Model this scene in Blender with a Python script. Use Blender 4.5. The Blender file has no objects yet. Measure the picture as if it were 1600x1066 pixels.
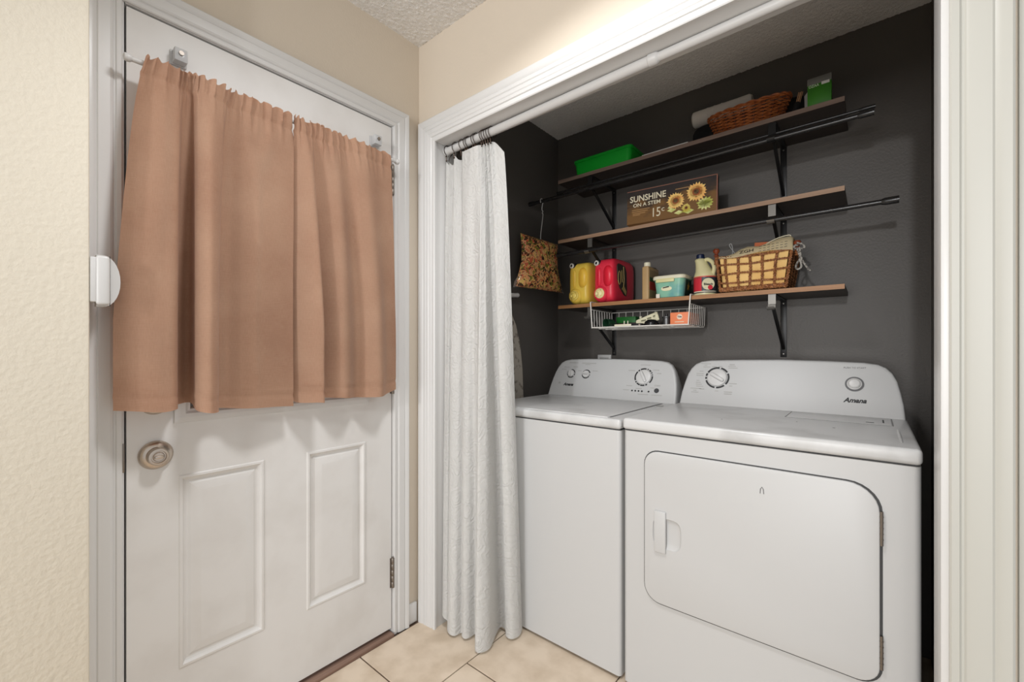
import bpy, bmesh, math, random
from mathutils import Vector, Matrix, noise
random.seed(7)
S = bpy.context.scene
COL = S.collection

# ------------------------------------------------------------------ camera, world, lights, exposure
cam_data = bpy.data.cameras.new('camera')
cam = bpy.data.objects.new('camera', cam_data); COL.objects.link(cam)
cam.location = (1.488, -1.166, 1.149)
cam.rotation_euler = (math.pi/2, 0, math.atan2(563, 676))
cam_data.sensor_width = 36; cam_data.sensor_fit = 'HORIZONTAL'
cam_data.lens = 676/1600*36
cam_data.shift_y = 13/1600
cam_data.clip_start = 0.02
S.camera = cam

W = bpy.data.worlds.new('world'); S.world = W; W.use_nodes = True
W.node_tree.nodes['Background'].inputs[0].default_value = (0.97, 0.985, 1.0, 1)
W.node_tree.nodes['Background'].inputs[1].default_value = 0.63

def point_light(name, loc, power, radius, color):
    l = bpy.data.lights.new(name, 'POINT'); l.energy = power; l.shadow_soft_size = radius; l.color = color
    o = bpy.data.objects.new(name, l); COL.objects.link(o); o.location = loc
    return o
def area_light(name, loc, rot, shape, size, size_y, power, color, spread=math.pi):
    l = bpy.data.lights.new(name, 'AREA'); l.shape = shape; l.size = size; l.size_y = size_y; l.energy = power; l.color = color
    l.spread = spread
    o = bpy.data.objects.new(name, l); COL.objects.link(o); o.location = loc; o.rotation_euler = rot
area_light('hall_ceiling_light', (0.92, -0.56, 2.40), (0, 0, 0), 'DISK', .24, .24, 12.0, (0.98, 0.985, 1.0), math.radians(145))
point_light('room_light', (1.50, -5.50, 2.09), 228, 0.10, (0.98, 0.985, 1.0))
area_light('added_soft_fill', (1.6, -7.0, .9), (math.pi/2, 0, 0), 'RECTANGLE', 3.2, 1.6, 130, (1, 1, 1))  # low soft fill added behind the camera to brighten the closet, not a window

S.view_settings.view_transform = 'Standard'; S.view_settings.look = 'None'
S.view_settings.gamma = 1; S.view_settings.use_curve_mapping = False
S.view_settings.exposure = 0.09

# ------------------------------------------------------------------ helpers
def lin(c):
    return tuple((v/255/12.92 if v/255 <= .04045 else ((v/255+.055)/1.055)**2.4) for v in c) + (1,)

MATS = {}
def mat(name, rgb, rough=.5, metal=0, bump=None, var=None, spec=.5, alpha=1, trans=0, ior=1.45, coat=0):
    """bump=(scale,strength,distance); var=(scale,rgb2,lo,hi) mixes a second colour by noise."""
    m = bpy.data.materials.new(name); m.use_nodes = True; nt = m.node_tree
    b = nt.nodes['Principled BSDF']
    b.inputs['Base Color'].default_value = lin(rgb); b.inputs['Roughness'].default_value = rough
    b.inputs['Metallic'].default_value = metal; b.inputs['Specular IOR Level'].default_value = spec
    b.inputs['Transmission Weight'].default_value = trans; b.inputs['IOR'].default_value = ior
    b.inputs['Coat Weight'].default_value = coat; b.inputs['Alpha'].default_value = alpha
    tc = nt.nodes.new('ShaderNodeTexCoord')
    if var:
        n = nt.nodes.new('ShaderNodeTexNoise'); n.inputs['Scale'].default_value = var[0]; n.inputs['Detail'].default_value = 6
        nt.links.new(tc.outputs['Object'], n.inputs['Vector'])
        mr = nt.nodes.new('ShaderNodeMapRange'); mr.inputs[1].default_value = var[2]; mr.inputs[2].default_value = var[3]
        nt.links.new(n.outputs['Fac'], mr.inputs[0])
        mx = nt.nodes.new('ShaderNodeMix'); mx.data_type = 'RGBA'
        mx.inputs[6].default_value = lin(rgb); mx.inputs[7].default_value = lin(var[1])
        nt.links.new(mr.outputs[0], mx.inputs[0]); nt.links.new(mx.outputs[2], b.inputs['Base Color'])
    if bump:
        n = nt.nodes.new('ShaderNodeTexNoise'); n.inputs['Scale'].default_value = bump[0]; n.inputs['Detail'].default_value = 3
        nt.links.new(tc.outputs['Object'], n.inputs['Vector'])
        bp = nt.nodes.new('ShaderNodeBump'); bp.inputs['Strength'].default_value = bump[1]; bp.inputs['Distance'].default_value = bump[2]
        nt.links.new(n.outputs['Fac'], bp.inputs['Height']); nt.links.new(bp.outputs['Normal'], b.inputs['Normal'])
    MATS[name] = m
    return m
def nodes_of(m): return m.node_tree, m.node_tree.nodes['Principled BSDF']

def wood(name, c1, c2, axis_scale=(2, 40, 40), rough=.45):
    m = mat(name, c1, rough); nt, b = nodes_of(m)
    tc = nt.nodes.new('ShaderNodeTexCoord'); mp = nt.nodes.new('ShaderNodeMapping'); mp.inputs['Scale'].default_value = axis_scale
    n = nt.nodes.new('ShaderNodeTexNoise'); n.inputs['Scale'].default_value = 1.5; n.inputs['Detail'].default_value = 8; n.inputs['Distortion'].default_value = .6
    r = nt.nodes.new('ShaderNodeValToRGB'); r.color_ramp.elements[0].position = .3; r.color_ramp.elements[1].position = .7
    r.color_ramp.elements[0].color = lin(c1); r.color_ramp.elements[1].color = lin(c2)
    nt.links.new(tc.outputs['Object'], mp.inputs['Vector']); nt.links.new(mp.outputs[0], n.inputs['Vector'])
    nt.links.new(n.outputs['Fac'], r.inputs[0]); nt.links.new(r.outputs[0], b.inputs['Base Color'])
    return m

M_beige = mat('beige_wall_paint', (212, 200, 183), .75, bump=(130, .12, .004))
M_cream = mat('cream_wall_paint', (230, 222, 205), .75, bump=(90, .28, .006))
M_black = mat('charcoal_wall_paint', (95, 91, 87), .45, bump=(120, .25, .003), spec=.35)
M_ceil = mat('popcorn_ceiling', (240, 238, 235), .95, bump=(260, .9, .004))
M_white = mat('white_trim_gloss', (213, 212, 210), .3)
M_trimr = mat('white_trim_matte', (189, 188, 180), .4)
M_door = mat('white_door_paint', (224, 222, 219), .42, var=(6, (216, 213, 209), .45, .7))
M_enamel = mat('white_appliance_enamel', (194, 194, 193), .38)
M_top = mat('smudged_white_enamel', (205, 205, 204), .3, var=(5, (168, 167, 165), .5, .75))
M_plas = mat('white_plastic', (210, 209, 207), .35)
M_gasket = mat('grey_seam', (70, 70, 70), .7)
M_seam = mat('dark_gap', (30, 26, 24), .8)
M_tile = mat('beige_floor_tile', (224, 207, 186), .4, bump=(60, .06, .002), var=(9, (205, 186, 163), .42, .66))
M_grout = mat('brown_grout', (112, 92, 78), .9)
M_thresh = wood('brown_threshold', (122, 95, 82), (150, 122, 106), (40, 2, 40), .6)
M_nickel = mat('satin_nickel', (198, 186, 174), .3, metal=1)
M_steel = mat('worn_steel', (140, 132, 124), .4, metal=1)
M_bronze = mat('dark_bronze', (70, 56, 48), .35, metal=.9)
M_blackmetal = mat('black_bracket_metal', (26, 25, 25), .4, spec=.5)
M_blackrod = mat('black_rod', (38, 37, 37), .25, spec=.6)
M_greyhook = mat('grey_hook_metal', (120, 117, 112), .35, metal=.7)
M_shelf = wood('dark_shelf_laminate', (50, 43, 39), (66, 56, 50))
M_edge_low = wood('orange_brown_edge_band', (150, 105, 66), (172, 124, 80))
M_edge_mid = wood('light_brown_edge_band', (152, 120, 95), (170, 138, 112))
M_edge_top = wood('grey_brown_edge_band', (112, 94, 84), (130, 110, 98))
M_print = mat('dark_print', (28, 28, 30), .5)
M_print_gray = mat('pale_print', (172, 171, 168), .5)
M_acrylic = mat('clear_acrylic', (228, 228, 228), .15, trans=.35, ior=1.3)
M_glass = mat('door_glass', (230, 235, 235), .05, trans=.9)

def fabric_uv(name, rgb, rgb2, kind):
    m = mat(name, rgb, .85, spec=.25); nt, b = nodes_of(m)
    uv = nt.nodes.new('ShaderNodeTexCoord')
    b.inputs['Sheen Weight'].default_value = .15
    bp = nt.nodes.new('ShaderNodeBump')
    if kind == 'linen':
        mp = nt.nodes.new('ShaderNodeMapping'); mp.inputs['Scale'].default_value = (500, 60, 1)
        n1 = nt.nodes.new('ShaderNodeTexNoise'); n1.inputs['Scale'].default_value = 1; n1.inputs['Detail'].default_value = 2
        mp2 = nt.nodes.new('ShaderNodeMapping'); mp2.inputs['Scale'].default_value = (40, 600, 1)
        n2 = nt.nodes.new('ShaderNodeTexNoise'); n2.inputs['Scale'].default_value = 1; n2.inputs['Detail'].default_value = 2
        nt.links.new(uv.outputs['UV'], mp.inputs[0]); nt.links.new(mp.outputs[0], n1.inputs['Vector'])
        nt.links.new(uv.outputs['UV'], mp2.inputs[0]); nt.links.new(mp2.outputs[0], n2.inputs['Vector'])
        ad = nt.nodes.new('ShaderNodeMath'); ad.operation = 'ADD'
        nt.links.new(n1.outputs['Fac'], ad.inputs[0]); nt.links.new(n2.outputs['Fac'], ad.inputs[1])
        big = nt.nodes.new('ShaderNodeTexNoise'); big.inputs['Scale'].default_value = 5; big.inputs['Detail'].default_value = 3
        nt.links.new(uv.outputs['UV'], big.inputs['Vector'])
        ad2 = nt.nodes.new('ShaderNodeMath'); ad2.operation = 'MULTIPLY_ADD'; ad2.inputs[1].default_value = .35
        nt.links.new(ad.outputs[0], ad2.inputs[0]); nt.links.new(big.outputs['Fac'], ad2.inputs[2])
        mr = nt.nodes.new('ShaderNodeMapRange'); mr.inputs[1].default_value = .62; mr.inputs[2].default_value = 1.1
        nt.links.new(ad2.outputs[0], mr.inputs[0])
        mx = nt.nodes.new('ShaderNodeMix'); mx.data_type = 'RGBA'; mx.inputs[6].default_value = lin(rgb); mx.inputs[7].default_value = lin(rgb2)
        nt.links.new(mr.outputs[0], mx.inputs[0]); nt.links.new(mx.outputs[2], b.inputs['Base Color'])
        bp.inputs['Strength'].default_value = .25; bp.inputs['Distance'].default_value = .0002
        nt.links.new(ad.outputs[0], bp.inputs['Height'])
    else:   # raised floral quilting
        mp = nt.nodes.new('ShaderNodeMapping'); mp.inputs['Scale'].default_value = (14, 14, 1)
        v = nt.nodes.new('ShaderNodeTexVoronoi'); v.inputs['Scale'].default_value = 1; v.inputs['Randomness'].default_value = .55
        nz = nt.nodes.new('ShaderNodeTexNoise'); nz.inputs['Scale'].default_value = 42; nz.inputs['Detail'].default_value = 2
        mu = nt.nodes.new('ShaderNodeMath'); mu.operation = 'MULTIPLY'; mu.inputs[1].default_value = 30
        ad = nt.nodes.new('ShaderNodeMath'); ad.operation = 'MULTIPLY_ADD'; ad.inputs[1].default_value = 16
        sn = nt.nodes.new('ShaderNodeMath'); sn.operation = 'SINE'
        nt.links.new(uv.outputs['UV'], mp.inputs[0]); nt.links.new(mp.outputs[0], v.inputs['Vector']); nt.links.new(uv.outputs['UV'], nz.inputs['Vector'])
        nt.links.new(v.outputs['Distance'], mu.inputs[0]); nt.links.new(nz.outputs['Fac'], ad.inputs[0]); nt.links.new(mu.outputs[0], ad.inputs[2])
        nt.links.new(ad.outputs[0], sn.inputs[0]); nt.links.new(sn.outputs[0], bp.inputs['Height'])
        bp.inputs['Strength'].default_value = .8; bp.inputs['Distance'].default_value = .0008
    nt.links.new(bp.outputs['Normal'], b.inputs['Normal'])
    return m
M_linen = fabric_uv('tan_linen', (201, 160, 134), (219, 183, 156), 'linen')
M_quilt = fabric_uv('white_quilted_cotton', (243, 242, 239), (243, 242, 239), 'quilt')

OFF = {}
def auto(me, ang=35):
    me.shade_smooth(); me.set_sharp_from_angle(angle=math.radians(ang))
def put(name, me, m, parent=None, base=None, ang=35):
    """links mesh data built in world coordinates as ONE object whose origin is the thing's base"""
    if parent is not None:
        off = OFF[parent]
    elif base is not None:
        off = Vector(base)
    else:
        vs = [v.co for v in me.vertices]
        mn = [min(v[i] for v in vs) for i in range(3)]; mx = [max(v[i] for v in vs) for i in range(3)]
        off = Vector(((mn[0]+mx[0])/2, (mn[1]+mx[1])/2, mn[2]))
    me.transform(Matrix.Translation(-off))
    if m is not None and not me.materials: me.materials.append(m)
    if ang is not None: auto(me, ang)
    o = bpy.data.objects.new(name, me); COL.objects.link(o); OFF[o] = off
    if parent is not None: o.parent = parent
    else: o.location = off
    return o
def obj(name, bm, m, parent=None, base=None, ang=35, fix=True):
    if fix: bmesh.ops.recalc_face_normals(bm, faces=bm.faces[:])
    me = bpy.data.meshes.new(name); bm.to_mesh(me); bm.free()
    return put(name, me, m, parent, base, ang)
def tag(o, label=None, cat=None, group=None, kind=None):
    if label: o['label'] = label
    if cat: o['category'] = cat
    if group: o['group'] = group
    if kind: o['kind'] = kind
    return o
def thing(name, label, cat, base, group=None):
    o = bpy.data.objects.new(name, None); COL.objects.link(o); o.location = base; o.empty_display_size = .05
    OFF[o] = Vector(base)
    return tag(o, label, cat, group)
def struct(name, bm, m, **k): return tag(obj(name, bm, m, **k), kind='structure')

def NB(): return bmesh.new()
def merge(bm, t, M=None):
    me = bpy.data.meshes.new('t'); t.to_mesh(me); t.free()
    if M is not None: me.transform(M)
    bm.from_mesh(me); bpy.data.meshes.remove(me)
def box(bm, x0, x1, y0, y1, z0, z1, bev=0, seg=2, M=None):
    t = bmesh.new()
    bmesh.ops.create_cube(t, size=1)
    for v in t.verts: v.co = Vector(((x0+x1)/2+v.co.x*(x1-x0), (y0+y1)/2+v.co.y*(y1-y0), (z0+z1)/2+v.co.z*(z1-z0)))
    if bev: bmesh.ops.bevel(t, geom=t.edges[:], offset=bev, segments=seg, profile=.5, affect='EDGES')
    merge(bm, t, M); return bm
def vbox(bm, x0, x1, y0, y1, z0, z1, r, seg=4):
    """box with only its upright edges rounded"""
    t = bmesh.new(); bmesh.ops.create_cube(t, size=1)
    for v in t.verts: v.co = Vector(((x0+x1)/2+v.co.x*(x1-x0), (y0+y1)/2+v.co.y*(y1-y0), (z0+z1)/2+v.co.z*(z1-z0)))
    es = [e for e in t.edges if abs(e.verts[0].co.z-e.verts[1].co.z) > 1e-6]
    bmesh.ops.bevel(t, geom=es, offset=r, segments=seg, profile=.5, affect='EDGES')
    merge(bm, t); return bm
def frame(d):
    d = d.normalized(); a = Vector((0, 0, 1)) if abs(d.z) < .9 else Vector((1, 0, 0))
    u = d.cross(a).normalized(); return u, d.cross(u)
def tube(bm, pts, r, n=8, closed=False, caps=True):
    pts = [Vector(p) for p in pts]; rings = []; N = len(pts)
    rr = r if isinstance(r, (list, tuple)) else [r]*N
    up = None
    for i, p in enumerate(pts):
        a = pts[(i-1) % N] if (closed or i > 0) else p; b = pts[(i+1) % N] if (closed or i < N-1) else p
        d = (b-a)
        if d.length < 1e-9: d = Vector((0, 0, 1))
        d.normalize()
        if up is None: u, v = frame(d)
        else:
            u = up - d*up.dot(d)
            if u.length < 1e-6: u, v = frame(d)
            u.normalize(); v = d.cross(u)
        up = u
        rings.append([bm.verts.new(p+(u*math.cos(2*math.pi*k/n)+v*math.sin(2*math.pi*k/n))*rr[i]) for k in range(n)])
    for i in range(N if closed else N-1):
        a, b = rings[i], rings[(i+1) % N]
        for k in range(n): bm.faces.new((a[k], a[(k+1) % n], b[(k+1) % n], b[k]))
    if caps and not closed:
        bm.faces.new(rings[0]); bm.faces.new(rings[-1][::-1])
    return bm
def lathe(bm, prof, o=(0, 0, 0), ax=(0, 0, 1), n=24, sx=1, sy=1, ref=None):
    o = Vector(o); d = Vector(ax).normalized()
    u, v = frame(d)
    if ref is not None: u = Vector(ref).normalized(); v = d.cross(u)
    rings = []
    for r, h in prof:
        if r < 1e-7: rings.append([bm.verts.new(o+d*h)])
        else: rings.append([bm.verts.new(o+d*h+u*(r*sx*math.cos(2*math.pi*k/n))+v*(r*sy*math.sin(2*math.pi*k/n))) for k in range(n)])
    for a, b in zip(rings, rings[1:]):
        for k in range(n):
            k2 = (k+1) % n
            if len(a) == 1 and len(b) == 1: continue
            if len(a) == 1: bm.faces.new((a[0], b[k], b[k2]))
            elif len(b) == 1: bm.faces.new((a[k], a[k2], b[0]))
            else: bm.faces.new((a[k], a[k2], b[k2], b[k]))
    if len(rings[0]) > 1: bm.faces.new(rings[0][::-1])
    if len(rings[-1]) > 1: bm.faces.new(rings[-1])
    return bm
def sgn(v, e): return math.copysign(abs(v)**e, v)
def sbox(bm, c, h, e=.35, nu=24, nv=14, M=None, e2=None):
    """superellipsoid: soft-cornered block"""
    t = bmesh.new(); rings = []; e2 = e2 or e
    for j in range(nv+1):
        b = -math.pi/2+math.pi*j/nv
        if j in (0, nv): rings.append([t.verts.new((0, 0, h[2]*(-1 if j == 0 else 1)))]); continue
        rings.append([t.verts.new((h[0]*sgn(math.cos(b), e2)*sgn(math.cos(2*math.pi*k/nu), e), h[1]*sgn(math.cos(b), e2)*sgn(math.sin(2*math.pi*k/nu), e), h[2]*sgn(math.sin(b), e2))) for k in range(nu)])
    for a, b in zip(rings, rings[1:]):
        for k in range(nu):
            k2 = (k+1) % nu
            if len(a) == 1: t.faces.new((a[0], b[k], b[k2]))
            elif len(b) == 1: t.faces.new((a[k], a[k2], b[0]))
            else: t.faces.new((a[k], a[k2], b[k2], b[k]))
    merge(bm, t, Matrix.Translation(c) @ (M or Matrix())); return bm
def boolean(bmA, cutters):
    """difference, applied; returns mesh data"""
    bmesh.ops.recalc_face_normals(bmA, faces=bmA.faces[:])
    me = bpy.data.meshes.new('a'); bmA.to_mesh(me); bmA.free()
    o = bpy.data.objects.new('a', me); COL.objects.link(o); tmp = []
    for cb in cutters:
        bmesh.ops.recalc_face_normals(cb, faces=cb.faces[:])
        mc = bpy.data.meshes.new('c'); cb.to_mesh(mc); cb.free()
        oc = bpy.data.objects.new('c', mc); COL.objects.link(oc); tmp.append(oc)
        md = o.modifiers.new('b', 'BOOLEAN'); md.operation = 'DIFFERENCE'; md.object = oc; md.solver = 'EXACT'
    dg = bpy.context.evaluated_depsgraph_get(); dg.update()
    res = bpy.data.meshes.new_from_object(o.evaluated_get(dg))
    res.materials.clear()
    for t in tmp: bpy.data.objects.remove(t)
    bpy.data.objects.remove(o)
    return res
def text_mesh(bm, s, size, origin, right, up, depth=.0004, shear=0, width=None, spacing=1, bold=0):
    """flat lettering lying on a face, centred on origin"""
    cu = bpy.data.curves.new('t', 'FONT'); cu.body = s; cu.size = size; cu.extrude = depth; cu.shear = shear
    cu.align_x = 'CENTER'; cu.align_y = 'CENTER'; cu.space_character = spacing; cu.offset = bold; cu.resolution_u = 3
    o = bpy.data.objects.new('t', cu); COL.objects.link(o)
    dg = bpy.context.evaluated_depsgraph_get(); dg.update()
    me = bpy.data.meshes.new_from_object(o.evaluated_get(dg)); bpy.data.objects.remove(o)
    r = Vector(right).normalized(); u = Vector(up).normalized(); n = r.cross(u)
    if width:
        xs = [v.co.x for v in me.vertices]; k = width/(max(xs)-min(xs))
        me.transform(Matrix.Diagonal((k, 1, 1, 1)))
    M = Matrix(((r.x, u.x, n.x, origin[0]), (r.y, u.y, n.y, origin[1]), (r.z, u.z, n.z, origin[2]), (0, 0, 0, 1)))
    me.transform(M); bm.from_mesh(me); bpy.data.meshes.remove(me)
def slab(bm, poly, n, d):
    """extrude a 3-D polygon by d along n"""
    n = Vector(n).normalized()*d
    a = [bm.verts.new(p) for p in poly]; b = [bm.verts.new(Vector(p)+n) for p in poly]
    bm.faces.new(a[::-1]); bm.faces.new(b)
    for i in range(len(a)): bm.faces.new((a[i], a[(i+1) % len(a)], b[(i+1) % len(a)], b[i]))
    return bm
def lerp(a, b, t): return a+(b-a)*t
def cat(p0, p1, p2, p3, t):
    return .5*((2*p1)+(p2-p0)*t+(2*p0-5*p1+4*p2-p3)*t*t+(3*p1-p0-3*p2+p3)*t*t*t)
def resample(knots, per):
    out = []
    K = [Vector(k) for k in knots]
    for i in range(len(K)-1):
        p0 = K[max(i-1, 0)]; p3 = K[min(i+2, len(K)-1)]
        for j in range(per): out.append(cat(p0, K[i], K[i+1], p3, j/per))
    out.append(K[-1]); return out
def cloth(top, bot, per, rows, ease=lambda t: t, extra=None):
    """sheet hung between a top and a bottom path with matching knots; returns bmesh with metric UVs"""
    T = resample(top, per); B = resample(bot, per); n = len(T); bm = NB(); uvl = bm.loops.layers.uv.new('UVMap')
    dist = [0]
    for i in range(1, n): dist.append(dist[-1]+(((T[i]-T[i-1]).length+(B[i]-B[i-1]).length)/2))
    g = []; uv = {}
    for j in range(rows+1):
        t = j/rows; e = ease(t); row = []
        for i in range(n):
            p = Vector((lerp(T[i].x, B[i].x, e), lerp(T[i].y, B[i].y, e), lerp(T[i].z, B[i].z, t)))
            if extra: p += extra(i/(n-1), t, dist[i])
            v = bm.verts.new(p); row.append(v); uv[v] = (dist[i], t*(T[i].z-B[i].z))
        g.append(row)
    for j in range(rows):
        for i in range(n-1):
            f = bm.faces.new((g[j][i], g[j+1][i], g[j+1][i+1], g[j][i+1]))
            for l in f.loops: l[uvl].uv = uv[l.vert]
    return bm

# ------------------------------------------------------------------ the room
H = 2.44
bm = NB(); box(bm, -.15, 2.4, -2.9, 1.07, -.08, -.006)
floor = struct('floor', bm, M_grout, base=(0, 0, 0))
tw = .4572
tile_me = {}
for ci, cx0 in enumerate((-.1155, .3455, .8065, 1.2675, 1.7285)):
    oy = -.2875 if ci % 2 == 0 else -.0535
    for k in range(-6, 4):
        x0 = max(cx0+.0025, .02 if ci == 0 else cx0+.0025); x1 = min(cx0+tw+.002, 1.655 if oy+k*.461 > -.4 else 2.4); y0 = oy+k*.461+.0025; y1 = y0+.456
        if y1 < -2.9 or y0 > 1.06: continue
        y0 = max(y0, -2.9); y1 = min(y1, 1.06)
        if x1 > 1.66: y1 = min(y1, 0)
        if x1-x0 < .02 or y1-y0 < .02: continue
        b = NB(); box(b, x0, x1, y0, y1, -.006, 0, .0012, 1); obj('tile', b, M_tile, floor)

def popcorn_grid(bm, x0, x1, y0, y1, z, st, amp):
    nx = int((x1-x0)/st); ny = int((y1-y0)/st)
    g = [[bm.verts.new((x0+(x1-x0)*i/nx, y0+(y1-y0)*j/ny, z-amp*max(0, noise.noise((i*.62, j*.62, 3.1))+.35))) for i in range(nx+1)] for j in range(ny+1)]
    for j in range(ny):
        for i in range(nx): bm.faces.new((g[j][i], g[j+1][i], g[j+1][i+1], g[j][i+1]))
bm = NB(); popcorn_grid(bm, 0, 1.66, -.95, 1.066, H, .005, .005)
box(bm, -.15, 2.4, -2.9, 1.2, H+.003, H+.06)
struct('ceiling', bm, M_ceil, base=(0, 0, H), ang=80)

# door wall (plane x = 0) with the door opening
DY0, DY1, DZ = -.9465, -.1375, 2.043
bm = NB(); box(bm, -.12, 0, DY1+.012, -.0, -.02, H); box(bm, -.12, 0, DY0-.012, DY1+.012, DZ+.012, H); box(bm, -.12, 0, -1.03, DY0-.012, -.02, H)
struct('wall_left', bm, M_beige)
bm = NB(); box(bm, -.12, 0, .115, 1.065, -.02, H); struct('wall_closet_left', bm, M_black)
bm = NB(); box(bm, -.12, 1.78, 1.063, 1.16, -.02, H); struct('wall_closet_back', bm, M_black)
bm = NB(); box(bm, 1.656, 1.78, .115, 1.063, -.02, H); struct('wall_closet_right', bm, M_black)
JX0, JX1, JZ = .106, 1.589, 2.004
bm = NB(); box(bm, -.12, JX0-.018, 0, .1145, -.02, H); box(bm, JX1+.018, 2.4, 0, .1145, -.02, H); box(bm, JX0-.018, JX1+.018, 0, .1145, JZ+.018, H)
struct('wall_front', bm, M_beige)
bm = NB(); box(bm, -.12, .12, -2.9, -1.0245, 0, H, .006, 2); struct('wall_near', bm, M_cream)

# jambs
bm = NB(); box(bm, JX0-.018, JX0, -.002, .118, 0, JZ+.018, .001); box(bm, JX1, JX1+.018, -.002, .118, 0, JZ+.018, .001); box(bm, JX0, JX1, -.002, .118, JZ, JZ+.018, .001)
struct('trim_1', bm, M_white)
bm = NB(); box(bm, -.118, .002, DY0-.012, DY0-.002, 0, DZ+.012); box(bm, -.118, .002, DY1+.003, DY1+.012, 0, DZ+.012); box(bm, -.118, .002, DY0, DY1, DZ+.003, DZ+.012)
box(bm, -.118, -.047, DY0-.002, DY0+.012, 0, DZ); box(bm, -.118, -.047, DY1-.012, DY1+.003, 0, DZ); box(bm, -.118, -.047, DY0, DY1, DZ-.012, DZ+.003)
struct('trim_2', bm, M_white)
# moulded casings: profile = (distance from inner edge, thickness)
PROF = [(0, 0), (0, .008), (.0025, .0105), (.009, .0105), (.011, .0072), (.014, .0072), (.016, .011), (.022, .0125), (.0243, .0100), (.0267, .0125), (.034, .0138), (.0363, .0110), (.0387, .0140), (.046, .0148), (.0485, .0115), (.0515, .0148), (.058, .0178), (.066, .0185), (.069, .016), (.069, 0)]
def casing_leg(a, b, which, to3, prof, m, name, bottom=0):
    """a,b inner edges across; leg 0/1 upright at a/b, 2 head. to3(across, up, out) -> point"""
    (lo, hi, top) = (a, b, which[1]); bm = NB(); A = []; B = []
    for w, d in prof:
        if which[0] == 'lo': p, q = (lo-w, bottom), (lo-w, top+w)
        elif which[0] == 'hi': p, q = (hi+w, bottom), (hi+w, top+w)
        else: p, q = (lo-w, top+w), (hi+w, top+w)
        A.append(bm.verts.new(to3(p[0], p[1], d))); B.append(bm.verts.new(to3(q[0], q[1], d)))
    n = len(A)
    for i in range(n): bm.faces.new((A[i], A[(i+1) % n], B[(i+1) % n], B[i]))
    bm.faces.new(A); bm.faces.new(B[::-1])
    return struct(name, bm, m, ang=20)
doorto = lambda a, u, o: (o, a, u)
PLAIN = [(0, 0), (0, .008), (.0025, .0105), (.011, .0105), (.0135, .0075), (.0165, .0075), (.019, .0105), (.024, .013), (.046, .0145), (.049, .0125), (.052, .0145), (.058, .0175), (.066, .0185), (.069, .016), (.069, 0)]
PD = PLAIN
casing_leg(DY0-.006, DY1+.006, ('lo', DZ+.005), doorto, PD, M_white, 'trim_3')
casing_leg(DY0-.006, DY1+.006, ('hi', DZ+.005), doorto, PD, M_white, 'trim_4')
casing_leg(DY0-.006, DY1+.006, ('head', DZ+.005), doorto, PD, M_white, 'trim_5')
closto = lambda a, u, o: (a, -o, u)
PL = [(w*1.42, d) for w, d in PROF]
PR = [(w*1.18, d) for w, d in PLAIN]
casing_leg(JX0+.006, JX1-.006, ('lo', JZ-.003), closto, PL, M_white, 'trim_6')
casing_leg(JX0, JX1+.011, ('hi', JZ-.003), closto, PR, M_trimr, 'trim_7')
casing_leg(JX0+.006, JX1+.011, ('head', JZ-.003), closto, PL, M_white, 'trim_8')
bm = NB(); box(bm, 0, .012, DY1+.076, -.02, .004, .085, .003)
struct('baseboard_left', bm, M_white)
bm = NB(); box(bm, -.118, .02, DY0, DY1, -.006, .012, .003); struct('trim_9', bm, M_thresh)
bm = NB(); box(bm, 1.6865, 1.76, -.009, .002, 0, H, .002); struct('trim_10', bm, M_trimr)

# ------------------------------------------------------------------ the entry door
def rect_faces_with_holes(bm, x, ys, zs, holes):
    for i in range(len(ys)-1):
        for j in range(len(zs)-1):
            if (i, j) in holes: continue
            bm.faces.new([bm.verts.new(p) for p in ((x, ys[i], zs[j]), (x, ys[i+1], zs[j]), (x, ys[i+1], zs[j+1]), (x, ys[i], zs[j+1]))])
FX = 0.0
ys = [DY0+.003, -.834, -.612, -.478, -.254, DY1-.001]; zs = [.027, .255, .797, .955, 1.87, DZ-.002]
bm = NB(); rect_faces_with_holes(bm, FX, ys, zs, {(1, 1), (3, 1), (1, 3), (2, 3), (3, 3)})
bmesh.ops.remove_doubles(bm, verts=bm.verts, dist=1e-5)
for p in (((-.044, ys[0], zs[0]), (-.044, ys[-1], zs[0]), (FX, ys[-1], zs[0]), (FX, ys[0], zs[0])),
          ((-.044, ys[0], zs[-1]), (-.044, ys[-1], zs[-1]), (FX, ys[-1], zs[-1]), (FX, ys[0], zs[-1])),
          ((-.044, ys[0], zs[0]), (-.044, ys[0], zs[-1]), (FX, ys[0], zs[-1]), (FX, ys[0], zs[0])),
          ((-.044, ys[-1], zs[0]), (-.044, ys[-1], zs[-1]), (FX, ys[-1], zs[-1]), (FX, ys[-1], zs[0])),
          ((-.044, ys[0], zs[0]), (-.044, ys[-1], zs[0]), (-.044, ys[-1], zs[-1]), (-.044, ys[0], zs[-1]))):
    bm.faces.new([bm.verts.new(q) for q in p])
bmesh.ops.remove_doubles(bm, verts=bm.verts, dist=1e-5)
door = struct('door_1', bm, M_door, base=(0, (DY0+DY1)/2, .027))
def nested(bm, y0, y1, z0, z1, steps, cap=True):
    rings = []
    for ins, dx in steps:
        rings.append([bm.verts.new(p) for p in ((FX+dx, y0+ins, z0+ins), (FX+dx, y1-ins, z0+ins), (FX+dx, y1-ins, z1-ins), (FX+dx, y0+ins, z1-ins))])
    for a, b in zip(rings, rings[1:]):
        for k in range(4): bm.faces.new((a[k], a[(k+1) % 4], b[(k+1) % 4], b[k]))
    if cap: bm.faces.new(rings[-1])
PST = [(0, 0), (.003, .0025), (.009, .003), (.014, -.004), (.019, -.007), (.024, -.007), (.030, -.004), (.052, .0005), (.055, .0005)]
for i in (1, 3):
    b = NB(); nested(b, ys[i], ys[i+1], zs[1], zs[2], PST); obj('door_panel', b, M_door, door, ang=12, fix=False)
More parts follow.
